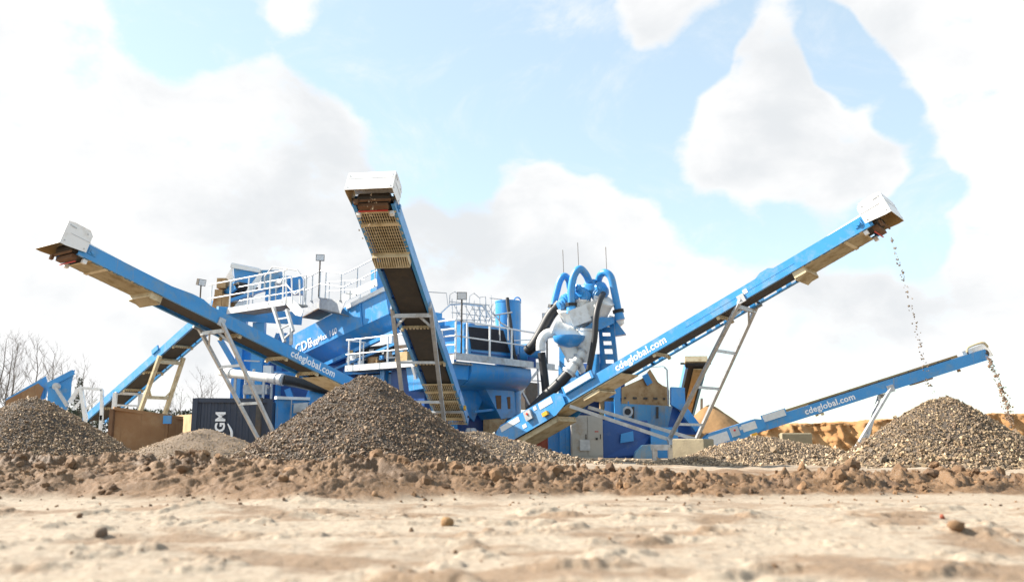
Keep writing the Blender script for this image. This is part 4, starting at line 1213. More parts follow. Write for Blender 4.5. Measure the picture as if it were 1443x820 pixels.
# ---- right-hand module: deck, mesh-sided housing, round-bottomed sump, chutes
def right_module():
    t = thing('screen_module', 'blue plant module with black mesh panel, railed deck and round bottomed sump', 'plant module', gnd(st(0, 2, 0)))
    zd = Rr(690, 503, 0).z
    def q(u, v=505, s=0):
        p = Rr(u, v, s); p.z = zd; return p
    a, b = q(641), q(781)
    c = q(772)
    MB().bar(a - Z * .10, b - Z * .10, .06, .24).build('deck_edge', 'galv', t)
    MB().plate([a, b, b + PA * 1.1, a + PA * 1.1], Z * -.05).build('deck', 'grating', t)
    MB().plate([a, a + PA * 1.6, a + PA * 1.6 + Z * -.2, a + Z * -.2], PB * .02).build('deck_edge', 'galv', t)
    u = lambda x: (q(x) - a).length / (b - a).length
    railing(t, [a, c], [(0, (q(x) - a).length / (c - a).length) for x in (642, 658, 690, 721, 771)], 1.12, .032, 'white')
    railing(t, [a + PA * 1.6, a], [(0, .05), (0, .5)], 1.12, .03, 'white')
    m = MB(); m.tube([q(738) + PA * 1.0, q(738) + PA * 1.0 + Z * 1.0], .026, 6); m.tube([q(724) + PA * 1.0 + Z * .75, q(775) + PA * .5 + Z * 1.0], .022, 6); m.tube([q(724) + PA * 1.0 + Z * .1, q(775) + PA * .5 + Z * .5], .022, 6); m.build('inner_rail', 'white', t)
    # housing with mesh panel
    S = .75
    P2 = lambda u_, v_: Rr(u_, v_, S)
    MB().plate([P2(655, 456), P2(714, 462), P2(730, 506), P2(655, 500)], PA * .05).build('housing_front', 'blue', t)
    mp = MB().plate([P2(659.5, 460.5), P2(708, 465.5), P2(718, 497), P2(664, 491.5)], -PA * .03).build('mesh_panel', 'black', t)
    m = MB()
    for f in np.linspace(0, 1, 30):
        m.tube([P2(659.5 + 48.5 * f, 460.5 + 5 * f) - PA * .04, P2(664 + 54 * f, 491.5 + 5.5 * f) - PA * .04], .006, 4)
    for f in np.linspace(0, 1, 16):
        m.tube([P2(659.5 + 4.5 * f, 460.5 + 31 * f) - PA * .04, P2(708 + 10 * f, 465.5 + 31.5 * f) - PA * .04], .006, 4)
    m.build('mesh_wires', 'black', mp)
    e0, e1 = P2(655, 456), P2(655, 500)
    MB().plate([e0, e1, e1 + PA * 1.4, e0 + PA * 1.4], PB * .04).build('housing_side', 'blue', t)
    MB().plate([e0, P2(714, 462), P2(714, 462) + PA * 1.4, e0 + PA * 1.4], Z * -.03).build('housing_top', 'blue', t)
    MB().bar(P2(664, 496) - PA * .02, P2(722, 503) - PA * .02, .06, .05).build('slot_rail', 'blue_dark', t)
    hz = e0.z
    m = MB()
    for s_, t_, w, h in ((1.3, .2, .5, .35), (1.9, .9, .6, .3), (1.5, 1.5, .5, .25), (1.2, 2.0, .35, .2)): m.box(st(s_ + S - .5, t_ + .4, hz + h / 2), (w, w * .8, h), (PA, PB, Z))
    m.build('roof_fittings', 'blue', t)
    m = MB(); m.box(st(S + .9, .15, hz - .45), (.4, .3, .8), (PA, PB, Z)); m.build('junction_box', 'blue', t)
    # sump: drum-bottomed tank below deck
    z1, zr = zd - .24, .36
    prof = [(S + 1.9, z1), (.14, z1), (.10, z1 - .3), (.16, z1 - .52), (.32, z1 - .68), (.62, z1 - .80), (S + 1.4, z1 - 1.0)]
    tA, tB = (q(668) - K).dot(PB), (q(752) - K).dot(PB)
    m = MB(); m.loft([[st(s_, tt, z_) for s_, z_ in prof] for tt in (tA, tB)]); m.build('sump', 'blue', t, True)
    m = MB(); m.plate([st(.2, tA - .01, z1), st(2.4, tA - .01, z1 + .0), st(2.2, tA - .01, z1 - .95), st(.62, tA - .01, z1 - .80), st(.24, tA - .01, z1 - .6)], PB * -.9); m.build('sump_wing', 'blue', t)
    # chute plates
    S2 = .75
    P3 = lambda u_, v_: Rr(u_, v_, S2)
    fp = MB().plate([P3(680, 538), P3(724, 539), P3(727, 583), P3(722, 588), P3(707, 590)], PA * .04).build('chute_front', 'blue', t)
    for (x0, y0, x1, y1) in ((698, 557, 706, 576), (714, 559, 719, 576)):
        MB().plate([P3(x0, y0), P3(x1, y0), P3(x1, y1), P3(x0 + 2, y1)], -PA * .012).build('inspection_hatch', 'rust_plate', fp)
    MB().plate([P3(680, 538), P3(707, 590), P3(707, 590) + PA * 1.4, P3(680, 538) + PA * 1.4], Z * -.03).build('chute_side', 'blue', t)
    S3 = 1.2
    P4 = lambda u_, v_: Rr(u_, v_, S3)
    MB().plate([P4(648, 538), P4(690, 538), P4(668, 594), P4(655, 580)], PA * .04).build('rear_chute', 'blue', t)
    MB().bar(Rr(668, 580, .9), Rr(702, 576, .9), .1, .08).build('cross_bar', 'blue', t)
    MB().plate([Rr(690, 591, .8), Rr(716, 588, .8), Rr(704, 604, .6), Rr(690, 612, .6)], PA * .3).build('spout', 'rust', t)
    for u_ in (690, 726): 
        p = Rr(u_, 560, 1.7); MB().box((p.x, p.y, 1.2), (.28, .28, 2.4)).build('leg', 'blue', t)
    p = Rr(672, 600, 1.9); MB().box((p.x, p.y, .75), (1.4, .3, 1.5), (PB, PA, Z)).build('lower_wall', 'blue_dark', t)
    p = Rr(664, 600, .7); MB().lathe([(.2, 0), (.22, .1), (.22, .8), (.15, .9)], (p.x, p.y, .1), (0, 0, 1), 12).build('pump', 'galv', t)
    for du in (0, 8): rod('pump_pipe', t, Rr(660 + du, 606, .6), gnd(Rr(664 + du, 640, .6)), .05, 'red')
    # dark body behind everything, shade put into its colour
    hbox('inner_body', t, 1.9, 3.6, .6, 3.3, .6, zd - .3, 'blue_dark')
    # struts and the stair seen under the deck on the right
    for u0, v0, u1, v1 in ((764, 515, 728, 560), (768, 548, 735, 590), (757, 516, 760, 570), (727, 535, 756, 590)):
        MB().bar(Rr(u0, v0, 1.2), Rr(u1, v1, 1.2), .06, .08).build('brace', 'galv', t)
    for u0, v0, u1, v1 in ((764, 515, 764, 556), (768, 518, 768, 560), (748, 536, 768, 537), (748, 516, 790, 522)):
        rod('stair_rail', t, Rr(u0, v0, 1.6), Rr(u1, v1, 1.6), .028)
    p = Rr(742, 558, 2.4); MB().box(p, (1.0, .6, 1.1), (PB, PA, Z)).build('rear_box', 'dark_steel', t)
right_module()
_p = Rr(650, 500, -.05)
floodlight('floodlight on tall white pole at the deck corner of the mesh panel', Vector((_p.x, _p.y, Rr(690, 503, 0).z)), 1.85, (.05, -1, -.2))

# ---- rear railings seen over the module
def rear_rails():
    t = thing('rear_walkway', 'cage of thin grey railings behind the mesh panel module', 'walkway', gnd(F(655, 440, 33)))
    Y = 34.0; rng = random.Random(5)
    def ln(*pts, r=.018, nm='rail', y=Y): MB().tube([F(u, v, y) for u, v in pts], r, 5).build(nm, 'galv', t)
    ln((621, 452), (622, 440), (634, 429), (655, 428), (680, 431), (692, 447), (692, 460), r=.035, nm='hoop', y=31.5)
    ln((600, 411), (629, 413), (631, 430), r=.02); ln((633, 432), (634, 415), (641, 411), (648, 416))
    ln((661, 428), (662, 417), (668, 413), (676, 420), (676, 450)); ln((690, 420), (708, 422)); ln((676, 419), (684, 418), (686, 448))
    ln((636, 440), (700, 448)); ln((634, 425), (690, 430)); ln((640, 450), (700, 452)); ln((665, 436), (690, 438))
    for u in (637, 643, 657, 668, 676, 684, 692): ln((u, 418 + rng.uniform(-2, 6)), (u + 1, 462))
    for u in (640, 655, 664, 672, 682, 688):
        ln((u, 455), (u + 13, 428), r=.013, nm='lattice')
        ln((u + 14, 455), (u, 430), r=.013, nm='lattice')
    ln((689, 451), (695, 441), (706, 455), (718, 462), r=.03, nm='stair_rail', y=31); ln((697, 444), (722, 440), r=.03, nm='stair_rail', y=31)
    for u in (704, 716): ln((u, 443), (u + .5, 480), r=.03, nm='post', y=31)
    q0, q1 = F(636, 462, Y), F(706, 466, Y); q1.z = q0.z
    MB().plate([q0, q1, q1 + Vector((0, 1, 0)), q0 + Vector((0, 1, 0))], Z * -.06).build('deck', 'grating', t)
    for u in (640, 700): q = F(u, 466, Y); MB().bar(Vector((q.x, Y + .4, q0.z)), Vector((q.x, Y + .4, 0)), .15, .15).build('leg', 'blue', t)
rear_rails()
def tank():
    Y = 32.9; c = F(716, 425, Y); r = 18.2 / FPX * Y
    t = thing('water_tank', 'upright blue cylindrical tank with lifting eye behind the stair rail', 'tank', (c.x, Y, 0))
    MB().lathe([(r, 0), (r, c.z - .06), (r * 1.03, c.z - .06), (r * 1.03, c.z), (r * .97, c.z + .001)], (c.x, Y, 0), (0, 0, 1), 40).build('shell', 'blue', t, True)
    e = F(729, 425, Y - .1)
    MB().tube([e + Vector((-.13 + .13 * (1 - math.cos(k / 6 * math.pi)), 0, .15 * math.sin(k / 6 * math.pi) + .02)) for k in range(7)], .03, 6).build('lifting_eye', 'blue', t, True)
    h = thing('black_hose', 'slim black hose hanging down the front of the blue tank', 'hose', gnd(F(716, 450, 31.9)))
    MB().tube(arc([F(715, 420, 32.3), F(716, 432, 32.2), F(720, 460, 32.0), F(723, 490, 31.9), F(727, 507, 31.8)], 4), .07, 8).build('tube', 'rubber', h, True)
    pm = thing('pump_motor', 'blue pump motor on the deck right of the tank', 'motor', gnd(F(744, 497, 32.1)))
    a = F(732, 494, 32.2); ax = Vector((1, -.1, .05)).normalized()
    MB().lathe([(.28, 0), (.34, .05), (.34, .30), (.24, .32), (.26, .75), (.18, .8)], a - Z * .1, ax, 18).build('casing', 'blue', pm, True)
    q = F(742, 505, 32.2); MB().box((q.x, 32.2, q.z - .1), (.7, .4, .5)).build('pedestal', 'blue_dark', pm)
tank()

# ---- cyclone tower
def tower():
    t = thing('cyclone_tower', 'tall blue slotted tower carrying white cyclones and three arched blue pipes', 'cyclone tower', gnd(F(835, 600, 31)))
    S = -2.6
    # slotted column: built as strips and bridges so that the slots are open
    Y = 29.7
    BK = Vector((.01, .06, 0))
    Pp = lambda u, v: F(u, v, 30.9 - (u - 790) * .0155)
    rows = [448, 456, 461, 468.5, 473.5, 480.5, 486, 491.5, 498.5, 506.5, 512, 560]
    def eL(v): return 843 + (v - 448) * .04
    def eR(v): return 864 + (v - 448) * .105
    def sl(v): return (847.5 + (v - 458) * .12, 858.5 + (v - 458) * .125)
    m = MB()
    for i in range(len(rows) - 1):
        v0, v1 = rows[i], rows[i + 1]
        if i % 2 == 0: m.plate([Pp(eL(v0), v0), Pp(eR(v0), v0), Pp(eR(v1), v1), Pp(eL(v1), v1)], BK)
        else:
            a0, b0 = sl(v0); a1, b1 = sl(v1)
            m.plate([Pp(eL(v0), v0), Pp(a0, v0), Pp(a1, v1), Pp(eL(v1), v1)], BK)
            m.plate([Pp(b0, v0), Pp(eR(v0), v0), Pp(eR(v1), v1), Pp(b1, v1)], BK)
    m.build('slotted_column', 'blue', t)
    # column returns (depth) and lower body
    cl, cr = [Pp(eL(448), 448), Pp(eL(560), 560)], [Pp(eR(448), 448), Pp(eR(560), 560)]
    m = MB(); m.add([cl[0], cl[1], cl[1] + BK * 9, cl[0] + BK * 9], [(0, 1, 2, 3)]); m.add([cr[0], cr[1], cr[1] + BK * 9, cr[0] + BK * 9], [(0, 1, 2, 3)]); m.build('column_return', 'blue', t)
    m = MB(); m.plate([Pp(865, 448), Pp(882, 470.5), Pp(867, 473)], BK * 6); m.build('fin', 'blue', t)
    # left column
    m = MB()
    for v0, v1, a, b in ((476, 486, 789, 812), (486, 496, 788, 797), (486, 496, 806, 813), (496, 504, 788, 815), (504, 515, 788, 795), (504, 515, 808, 816), (515, 560, 787, 818)):
        m.plate([Pp(a, v0), Pp(b, v0), Pp(b, v1), Pp(a, v1)], BK)
    m.build('slotted_column', 'blue', t)
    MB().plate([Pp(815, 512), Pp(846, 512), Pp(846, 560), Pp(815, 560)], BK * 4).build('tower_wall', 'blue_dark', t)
    MB().plate([Pp(827, 500), Pp(845, 499), Pp(846, 530), Pp(832, 530)], BK * -2).build('bracket_box', 'blue', t)
    # head plate and bowl
    m = MB(); m.plate([F(790, 465, 29.3), F(820, 464, 29.3), F(846, 447, 29.5), F(866, 447, 29.6), F(866, 455, 29.6), F(846, 464, 29.5), F(820, 471, 29.3), F(788, 473, 29.3)], Vector((0, .7, 0))); m.build('head_plate', 'blue', t)
    c = F(802, 478, Y - .5); MB().lathe([(.02, -.30), (.32, -.22), (.52, -.06), (.56, .06), (.56, .10)], c, (0, 0, 1), 24).build('bowl', 'blue', t, True)
    # base down to the ground
    for (u0, u1, y, mt) in ((772, 788, 30.2, 'blue'), (788, 806, 29.6, 'blue'), (852, 886, 29.8, 'blue')):
        a, b = F(u0, 575, y), F(u1, 575, y)
        MB().box(((a.x + b.x) / 2, y, .95), (b.x - a.x, .3, 1.9)).build('base_panel', mt, t)
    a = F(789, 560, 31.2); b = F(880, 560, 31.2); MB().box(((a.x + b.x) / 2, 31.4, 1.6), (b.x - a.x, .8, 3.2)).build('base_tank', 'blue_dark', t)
    MB().bar(F(799, 590, 29.3), F(800, 640, 29.3), .05, .12, Vector((1, 0, 0))).build('edge_rib', 'blue', t)
    # arched pipes with flanges
    def arch(pts, y, r=.125):
        P_ = arc([F(u, v, y + dy) for u, v, dy in pts], 7)
        MB().tube(P_, r, 14).build('arched_pipe', 'blue', t, True)
        for e, d in ((P_[0], P_[0] - P_[1]), (P_[-1], P_[-1] - P_[-2])):
            d = d.normalized()
            m = MB(); m.lathe([(r * 1.55, -.02), (r * 1.55, .03)], e, d, 12); m.lathe([(r * 1.55, .05), (r * 1.55, .10)], e, d, 12); m.build('flange', 'rubber', t)
            MB().lathe([(r * 1.25, .10), (r * 1.35, .35)], e, d, 14).build('pipe_stub', 'blue', t, True)
    arch([(780, 431, 0), (784, 414, 0), (789, 396, 0), (795, 389, 0), (801, 394, .2), (803, 404, .4), (806, 412, .6)], Y + .4)
    arch([(805, 428, 0), (805, 408, 0), (809, 388, 0), (817, 379, 0), (825, 386, .2), (830, 396, .4), (833, 401, .5)], Y - .2, .135)
    arch([(842, 399, .5), (846, 388, .3), (853, 384, .1), (861, 391, 0), (866, 412, 0), (871, 437, 0)], Y - .1, .13)
    # distributor
    o = F(833, 412, Y + .4)
    MB().lathe([(.2, -.05), (.42, 0), (.5, .1), (.45, .3), (.25, .4), (.2, .55)], o - Z * .1, (0, 0, 1), 20).build('distributor', 'blue', t, True)
    for u, v, r in ((818, 412, .16), (824, 418, .17), (843, 416, .18), (848, 406, .2), (851, 411, .19), (813, 406, .12), (795, 425, .2), (790, 430, .15), (799, 419, .14)):
        d = (F(u, v, Y) - o).normalized()
        MB().lathe([(r * .8, -.5), (r * .8, -.1), (r * 1.3, -.1), (r * 1.3, .0), (r * 1.05, .02), (r * 1.05, .08), (r * .3, .1)], F(u, v, Y), d, 14).build('branch', 'blue', t, True)
    # cyclones: drum, feed box, cone
    def cyclone(top, axis, r, ln):
        axis = Vector(axis).normalized()
        MB().lathe([(r * .3, -.06), (r * 1.08, -.06), (r * 1.08, .02), (r, .03), (r, ln * .42), (r * 1.06, ln * .42), (r * 1.06, ln * .46), (r * .5, ln * .95), (r * .45, ln * 1.1)], top, axis, 24).build('cyclone', 'white_pipe', t, True)
    cyclone(F(851, 424, Y - .1), (-.35, .55, -.75), .36, 1.3)
    cyclone(F(800, 434, Y + .1), (.35, .5, -.75), .36, 1.3)
    cyclone(F(869, 447, Y + 1.0), (-.1, .3, -1), .28, .4)
    cyclone(F(784, 462, Y - .3), (.75, -.1, -.35), .26, 1.0)
    cyclone(F(826, 466, Y - .35), (-.05, .05, -1), .33, 1.0)
    cyclone(F(797, 482, Y - .3), (.5, .1, -.85), .27, 1.1)
    cyclone(F(820, 424, Y + .2), (0, .2, -1), .30, 1.2)
    m = MB(); c = F(817, 446, Y - .35); ax = frame(Vector((.9, -.1, .33))); m.box(c, (.66, .5, .58), ax); m.build('feed_box', 'white_pipe', t)
    m = MB(); c = F(835, 436, Y + .1); m.box(c, (.6, .5, .5), ax); m.build('feed_box', 'white_pipe', t)
    m = MB(); m.tube(arc([F(791, 470, Y - .2), F(772, 470, Y - .2), F(763, 480, Y - .2), F(762, 494, Y - .2)], 5), .17, 14); m.build('elbow', 'white_pipe', t, True)
    m = MB(); c = F(803, 489, Y - .3); m.lathe([(.22, .0), (.22, .2), (.15, .5)], c, (.1, 0, -1), 16); m.build('spigot', 'white_pipe', t, True)
    pts = [F(825, 489, Y - .4), F(817, 503, Y - .45), F(808, 515, Y - .5), F(800, 527, Y - .55)]
    MB().tube(pts, [.16, .17, .19, .22], 16).build('underflow_pipe', 'white_pipe', t, True)
    for k, f in enumerate((.15, .4, .62, .93)):
        q = pts[0].lerp(pts[-1], f); MB().lathe([(.20 + .02 * k, -.03), (.20 + .02 * k, .03)], q, pts[-1] - pts[0], 16).build('pipe_clamp', 'galv', t, True)
    for u, v0, v1, y in ((793, 352, 390, Y + .4), (814, 342, 379, Y - .2), (853.5, 348, 384, Y - .1)):
        rod('antenna', t, F(u, v0, y), F(u + 1.5, v1, y), .011, 'dark_steel', 4)
    # hoses: things of their own
    for lb, pts, r in (
        ('long black hose hanging down the front of the cyclone tower', [F(850, 414, Y - .3), F(845, 424, Y - .7), F(840, 445, Y - .9), F(838, 475, Y - .9), F(833, 505, Y - .8), F(826, 540, Y - .6), F(822, 560, Y - .4)], .105),
        ('thick black discharge hose sloping down left from the cyclone underflow', [F(800, 527, Y - .55), F(786, 542, Y - .5), F(771, 556, Y - .4), F(755, 572, Y - .3), F(746, 580, Y - .2)], .18),
        ('black hose left of the tower dropping behind the deck end', [F(790, 428, Y + .3), F(776, 444, Y + .4), F(763, 468, Y + .5), F(752, 486, Y + .6), F(744, 494, Y + .8)], .20),
        ('black hose standing under the deck end left of the tower', [F(763, 497, Y + .3), F(766, 520, Y + .3), F(770, 560, Y + .3), F(772, 600, Y + .3)], .14)):
        h = thing('black_hose', lb, 'hose', gnd(Vector(pts[-1])), 'black rubber hoses')
        MB().tube(arc(pts, 5), r, 12).build('tube', 'rubber', h, True)
tower()
_q = Rr(771, 505, -.02)
floodlight('floodlight at the right end of the deck beside the tower', Vector((_q.x, _q.y, Rr(690, 503, 0).z)), 1.72, (-.2, -1, -.1))

# ---- dewatering screen, its tank, and control cabinet
def dewater():
    t = thing('dewatering_screen', 'rust stained dewatering screen box on a blue frame right of the tower', 'screen', gnd(F(910, 600, 29.5)))
    Y = 29.6
    P2 = lambda u, v: F(u, v, Y + (u - 880) * .012)
    poly = [P2(876, 569), P2(876, 546), P2(905, 533), P2(916, 520), P2(921, 528), P2(927, 538), P2(934, 543), P2(942, 546), P2(942, 571)]
    sp = MB().plate(poly, Vector((0, .05, 0))).build('side_plate', 'rust', t)
    MB().plate([p + Vector((.3, 1.5, 0)) for p in poly], Vector((0, .05, 0))).build('side_plate', 'rust', t)
    m = MB()
    for u in (881, 893, 896, 908, 911, 922, 925, 936): m.box(P2(u, 560.5 + (u - 880) * .02) - Vector((0, .02, 0)), (.07, .05, .07))
    m.build('bolts', 'dark_steel', sp)
    MB().bar(P2(908, 528) - Vector((0, .1, 0)), P2(915, 541) - Vector((0, .1, 0)), .1, .22, Vector((1, 0, 0))).build('vibrator_bar', 'blue', t)
    MB().plate([P2(866, 568), P2(948, 572), P2(946, 597), P2(938, 603), P2(938, 622), P2(866, 622)], Vector((.1, 1.6, 0))).build('frame_wall', 'blue_dirty', t)
    MB().bar(P2(868, 542) - Vector((0, .25, 0)), gnd(P2(868, 542) - Vector((0, .25, 0))), .2, .2).build('post', 'blue', t)
    MB().lathe([(.19, 0), (.19, .06), (.12, .061)], P2(884, 580) - Vector((0, .08, 0)), (0, 1, 0), 18).build('flange_ring', 'galv', t, True)
    MB().lathe([(.11, 0), (.11, .03)], P2(884, 580) - Vector((0, .12, 0)), (0, 1, 0), 14).build('port', 'rubber', t)
    for u in (892, 926): MB().bar(P2(u, 573) - Vector((0, .03, 0)), P2(u, 589) - Vector((0, .03, 0)), .06, .08, Vector((1, 0, 0))).build('stiffener', 'dark_steel', t)
    hp = MB().plate([F(850, 592, 28.6), F(912, 592, 28.8), F(918, 612, 28.8), F(928, 625, 28.9), F(898, 640, 28.6), F(886, 645, 28.6), F(850, 645, 28.5)], Vector((0, .5, 0))).build('hopper', 'blue_dark', t)
    MB().plate([F(875, 611, 28.55), F(892, 607, 28.6), F(893, 621, 28.6), F(874, 624, 28.55)], Vector((0, -.03, 0))).build('hatch', 'blue', hp)
    MB().plate([F(946, 545, 29.0), F(965, 546, 29.2), F(966, 572, 29.2), F(962, 580, 29.2), F(946, 570, 29.0)], Vector((0, .3, 0))).build('end_panel', 'blue', t)
    MB().plate([F(948, 573, 29.3), F(962, 582, 29.4), F(984, 604, 29.6), F(984, 612, 29.6), F(940, 612, 29.3)], Vector((0, .1, 0))).build('discharge_chute', 'blue_dark', t)
    MB().bar(F(963, 578, 29.0), F(983, 604, 29.2), .1, .3).build('chute_edge', 'blue', t)
    MB().tube([F(936, 517, 29.4), F(940, 521, 29.4), F(942, 570, 29.5)], .03, 6).build('grab_rail', 'galv', t)
    m = MB(); m.tube([F(918, 517, 29.5), F(936, 516, 29.4)], .015, 5); m.build('grab_rail', 'white', t)
    p = F(905, 640, 29.0); MB().box((p.x, 29.4, .35), (3.0, .8, .7)).build('skid', 'blue_dark', t)
    MB().plate([F(893, 650, 27.9), F(896, 636, 27.9), F(905, 627, 27.9), F(920, 626, 27.9), F(922, 652, 27.9)], Vector((0, .3, 0))).build('splash_panel', 'blue_dirty', t)
    p0 = F(943, 620, 28.5); MB().box((p0.x - .15, 28.6, .5), (.9, .2, 1.0)).build('lower_panel', 'blue', t)
    # rust coloured box between post and cabinet
    p = F(860, 560, 29.9); MB().box((p.x, 30.2, 2.0), (.7, .5, 1.2)).build('rust_box', 'rust', t)
dewater()
def cabinet():
    Y = 28.2
    a, b = F(805, 585, Y), F(849, 585, Y)
    t = thing('control_cabinet', 'tall beige two door control cabinet under the right conveyor', 'cabinet', ((a.x + b.x) / 2, Y, 0))
    h = a.z; w = b.x - a.x
    MB().box(((a.x + b.x) / 2, Y + .25, h / 2), (w, .5, h)).build('carcass', 'cabinet', t)
    for k in (0, 1):
        x = a.x + w * (.26 + .5 * k) 
        d = MB().box((x, Y - .012, h / 2 + .02), (w * .47, .02, h - .12)).build('door', 'cabinet', t)
        MB().box((x + (.2 if k == 0 else .16) * w, Y - .035, h * .5), (.03, .03, .16)).build('handle', 'dark_steel', d)
    MB().box((a.x + w * .42, Y - .06, .42), (w * .32, .08, .34)).build('socket_box', 'galv', t)
    MB().box((a.x + w * .8, Y - .03, .62), (.07, .03, .07)).build('isolator', 'rubber', t)
    MB().box((a.x + w * .8, Y - .03, h * .62), (.12, .01, .03)).build('label_strip', 'red', t)
cabinet()

# ---- containers, blocks, hopper and trough
def corrugated(name, label, cat, a, b, h, mt, pitch=.28, depth=.04, dpt=2.4):
    t = thing(name, label, cat, gnd((a + b) / 2))
    d = (b - a); ln = d.length; d.normalize(); n = Vector((d.y, -d.x, 0))
    m = MB(); k = int(ln / pitch); pl = []
    for i in range(k):
        x = i * pitch
        pl += [(x, 0), (x + pitch * .35, 0), (x + pitch * .5, depth), (x + pitch * .85, depth)]
    pl.append((ln, 0))
    vs = []
    for x, o in pl: vs += [a + d * x - n * o + Z * .1, a + d * x - n * o + Z * (h - .1)]
    m.add(vs, [(2 * i, 2 * i + 2, 2 * i + 3, 2 * i + 1) for i in range(len(pl) - 1)])
    wall = m.build('corrugated_wall', mt, t)
    bk = -n * dpt
    m = MB(); m.add([a, b, b + bk, a + bk, a + Z * (h - .05), b + Z * (h - .05), b + bk + Z * (h - .05), a + bk + Z * (h - .05)], [(4, 5, 6, 7), (1, 2, 6, 5), (0, 3, 7, 4), (2, 3, 7, 6)]); m.build('shell', mt, t)
    for z in (.08, h - .06): MB().bar(a + Z * z + n * .02, b + Z * z + n * .02, .08, .14).build('side_rail', mt, t)
    for p in (a, b): MB().bar(p + n * .02, p + n * .02 + Z * h, .14, .16, d).build('corner_post', mt, t)
    return t, wall, d, n
_a, _b = gnd(F(271, 640, 27.6)), gnd(F(377, 640, 28.0))
ct, wl, cd_, cn_ = corrugated('shipping_container', 'navy blue shipping container with white letters behind the left support legs', 'container', _a, _b, F(271, 561, 27.6).z, 'navy', .2, .022)
_c = F(311, 601, 27.68)
lettering('CGM', .42, _c + cn_ * .06, Z, -cd_, wl, bold=.03)
m = MB()
_pts = arc([_c + cd_ * .22 + cn_ * .06 + Z * .1, _c + cd_ * .36 + cn_ * .06 - Z * .2, _c + cd_ * .32 + cn_ * .06 - Z * .6], 6)
m.tube(_pts, [.015 + .03 * math.sin(math.pi * i / (len(_pts) - 1)) for i in range(len(_pts))], 6); m.build('swoosh', 'letter', wl)
_q0 = gnd(F(362, 640, 27.2)); MB().bar(_q0, _q0 + Z * F(362, 560, 27.2).z, .16, .16).build('lashing_bar', 'dark_steel', ct)
corrugated('shipping_container', 'orange ribbed container end seen low between conveyor tail and tower', 'container', gnd(F(716, 640, 32.0)), gnd(F(771, 640, 32.0)), F(740, 606, 32.0).z, 'orange', .26, .05)
def trough():
    t = thing('steel_bay_wall', 'brown rusty steel bay wall between left gravel cone and navy container', 'wall', gnd(F(210, 620, 28)))
    a, b, c = F(160, 576, 27.4), F(238, 585, 28.2), F(257, 590, 28.6)
    MB().plate([gnd(a), gnd(b), b, a], Vector((0, .1, 0))).build('panel', 'bay', t)
    MB().plate([gnd(b) + Vector((.02, 0, 0)), gnd(c), c, b + Vector((.02, 0, 0))], Vector((0, .1, 0))).build('panel', 'bay', t)
    MB().bar(a + Z * .02, c + Z * .02, .2, .1).build('top_rail', 'bay', t)
    for p in (a,): MB().bar(p - Vector((0, .06, 0)), gnd(p) - Vector((0, .06, 0)), .12, .16).build('stiffener', 'rust_plate', t)
    d, e = F(238, 586, 32.0), F(275, 583, 29.4)
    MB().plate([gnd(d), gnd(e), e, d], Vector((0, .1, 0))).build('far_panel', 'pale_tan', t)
    MB().box(F(236, 591, 28.0), (.26, .06, .26)).build('blue_tag', 'blue', t)
trough()
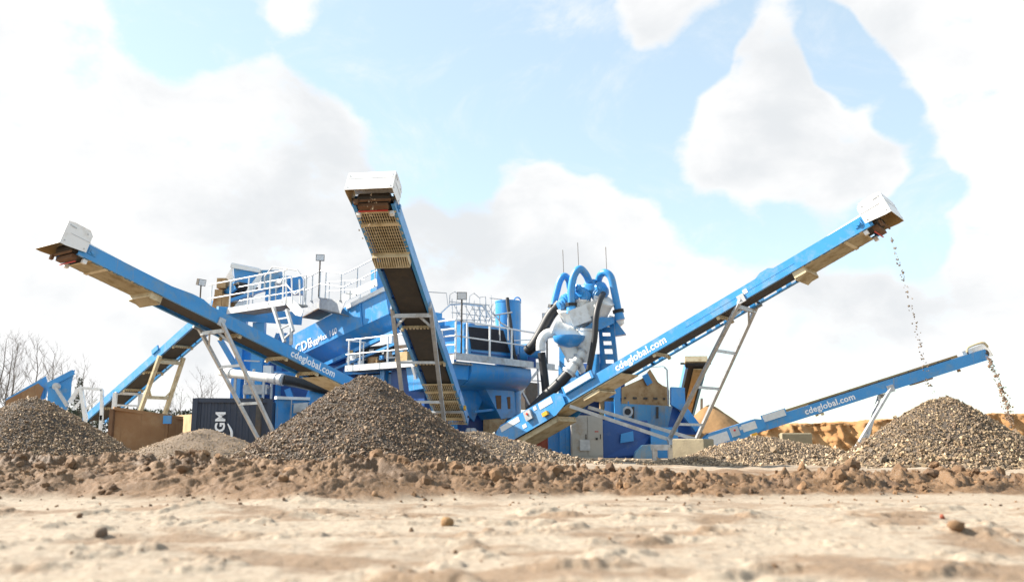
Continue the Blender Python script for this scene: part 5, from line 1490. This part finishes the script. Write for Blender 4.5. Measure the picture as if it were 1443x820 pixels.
def concrete(label, u0, u1, v0, v1, Y, yaw):
    a, b = F(u0, v0, Y), F(u1, v0, Y); h = a.z
    t = thing('concrete_block', label, 'block', ((a.x + b.x) / 2, Y, 0), 'concrete blocks')
    w = (b.x - a.x)
    X = Vector((math.cos(yaw), math.sin(yaw), 0)); Yv = Vector((-math.sin(yaw), math.cos(yaw), 0))
    s = w / (abs(math.cos(yaw)) + .8 * abs(math.sin(yaw)))
    m = MB(); c = Vector(((a.x + b.x) / 2, Y, h / 2))
    hh, e = h / 2, .03
    rings = []
    for z, k in ((-hh, 1), (-hh + .02, 1), (hh - e, 1), (hh, 1 - 2 * e / s)):
        rings.append([c + X * (i * s / 2 * k) + Yv * (j * s * .4 * k) + Z * z for i, j in ((-1, -1), (1, -1), (1, 1), (-1, 1))])
    m.loft(rings); m.build('block', 'concrete', t)
    m = MB(); m.bar(c + Z * (hh - .005) - X * .15, c + Z * (hh - .005) + X * .15, .05, .03); m.build('lifting_groove', 'dark_steel', t)
concrete('weathered concrete block at the foot of the right support legs', 947, 1006, 618, 650, 24.2, R_(-35))
concrete('half buried concrete block behind the low gravel mound', 1098, 1142, 610, 640, 27.0, R_(-8))
def hopper():
    t = thing('feed_hopper', 'blue flared feed hopper with rusty inside behind the left gravel cone', 'hopper', gnd(F(60, 560, 41)))
    Y = 41.0
    MB().plate([F(8, 562, Y - .6), F(64, 530, Y), F(68, 545, Y), F(60, 575, Y), F(10, 580, Y - .6)], Vector((0, .06, 0))).build('left_wall', 'blue', t)
    MB().plate([F(9, 564, Y - .68), F(54, 540, Y - .12), F(62, 547, Y - .1), F(50, 580, Y - .3), F(9, 580, Y - .68)], Vector((0, -.03, 0))).build('rust_lining', 'bay', t)
    MB().plate([F(68, 541, Y - .5), F(105, 521, Y - .2), F(100, 540, Y - .2), F(99, 562, Y - .2), F(92, 580, Y - .2), F(66, 580, Y - .5)], Vector((0, .06, 0))).build('right_wall', 'blue', t)
    MB().bar(F(67, 543, Y - .56), F(104, 524, Y - .26), .12, .25).build('rim', 'blue', t)
    MB().bar(F(78, 545, Y - .8), F(95, 572, Y - .8), .12, .14).build('ram', 'galv', t)
    MB().lathe([(.16, 0), (.16, .2)], F(78, 544, Y - .85), (0, 1, 0), 12).build('pivot', 'galv', t)
    p = F(60, 575, Y); MB().box((p.x, Y + .8, .8), (2.6, 1.4, 1.6)).build('base', 'blue_dark', t)
    f = thing('hopper_access_frame', 'white steel access frame between blue hopper and feed conveyor tail', 'frame', gnd(F(115, 580, 39.5)))
    for u0, v0, u1, v1, w in ((98, 567, 111, 547, .14), (111, 546, 144, 549, .12), (114, 547, 121, 592, .16), (104, 575, 118, 560, .08), (122, 575, 137, 562, .08), (144, 549, 143, 592, .12)):
        MB().bar(F(u0, v0, 38.4), F(u1, v1, 38.4), w, w).build('member', 'white', f)
    for u in (100, 121, 143): q = F(u, 585, 38.4); MB().bar(q, gnd(q), .12, .12).build('post', 'white', f)
hopper()
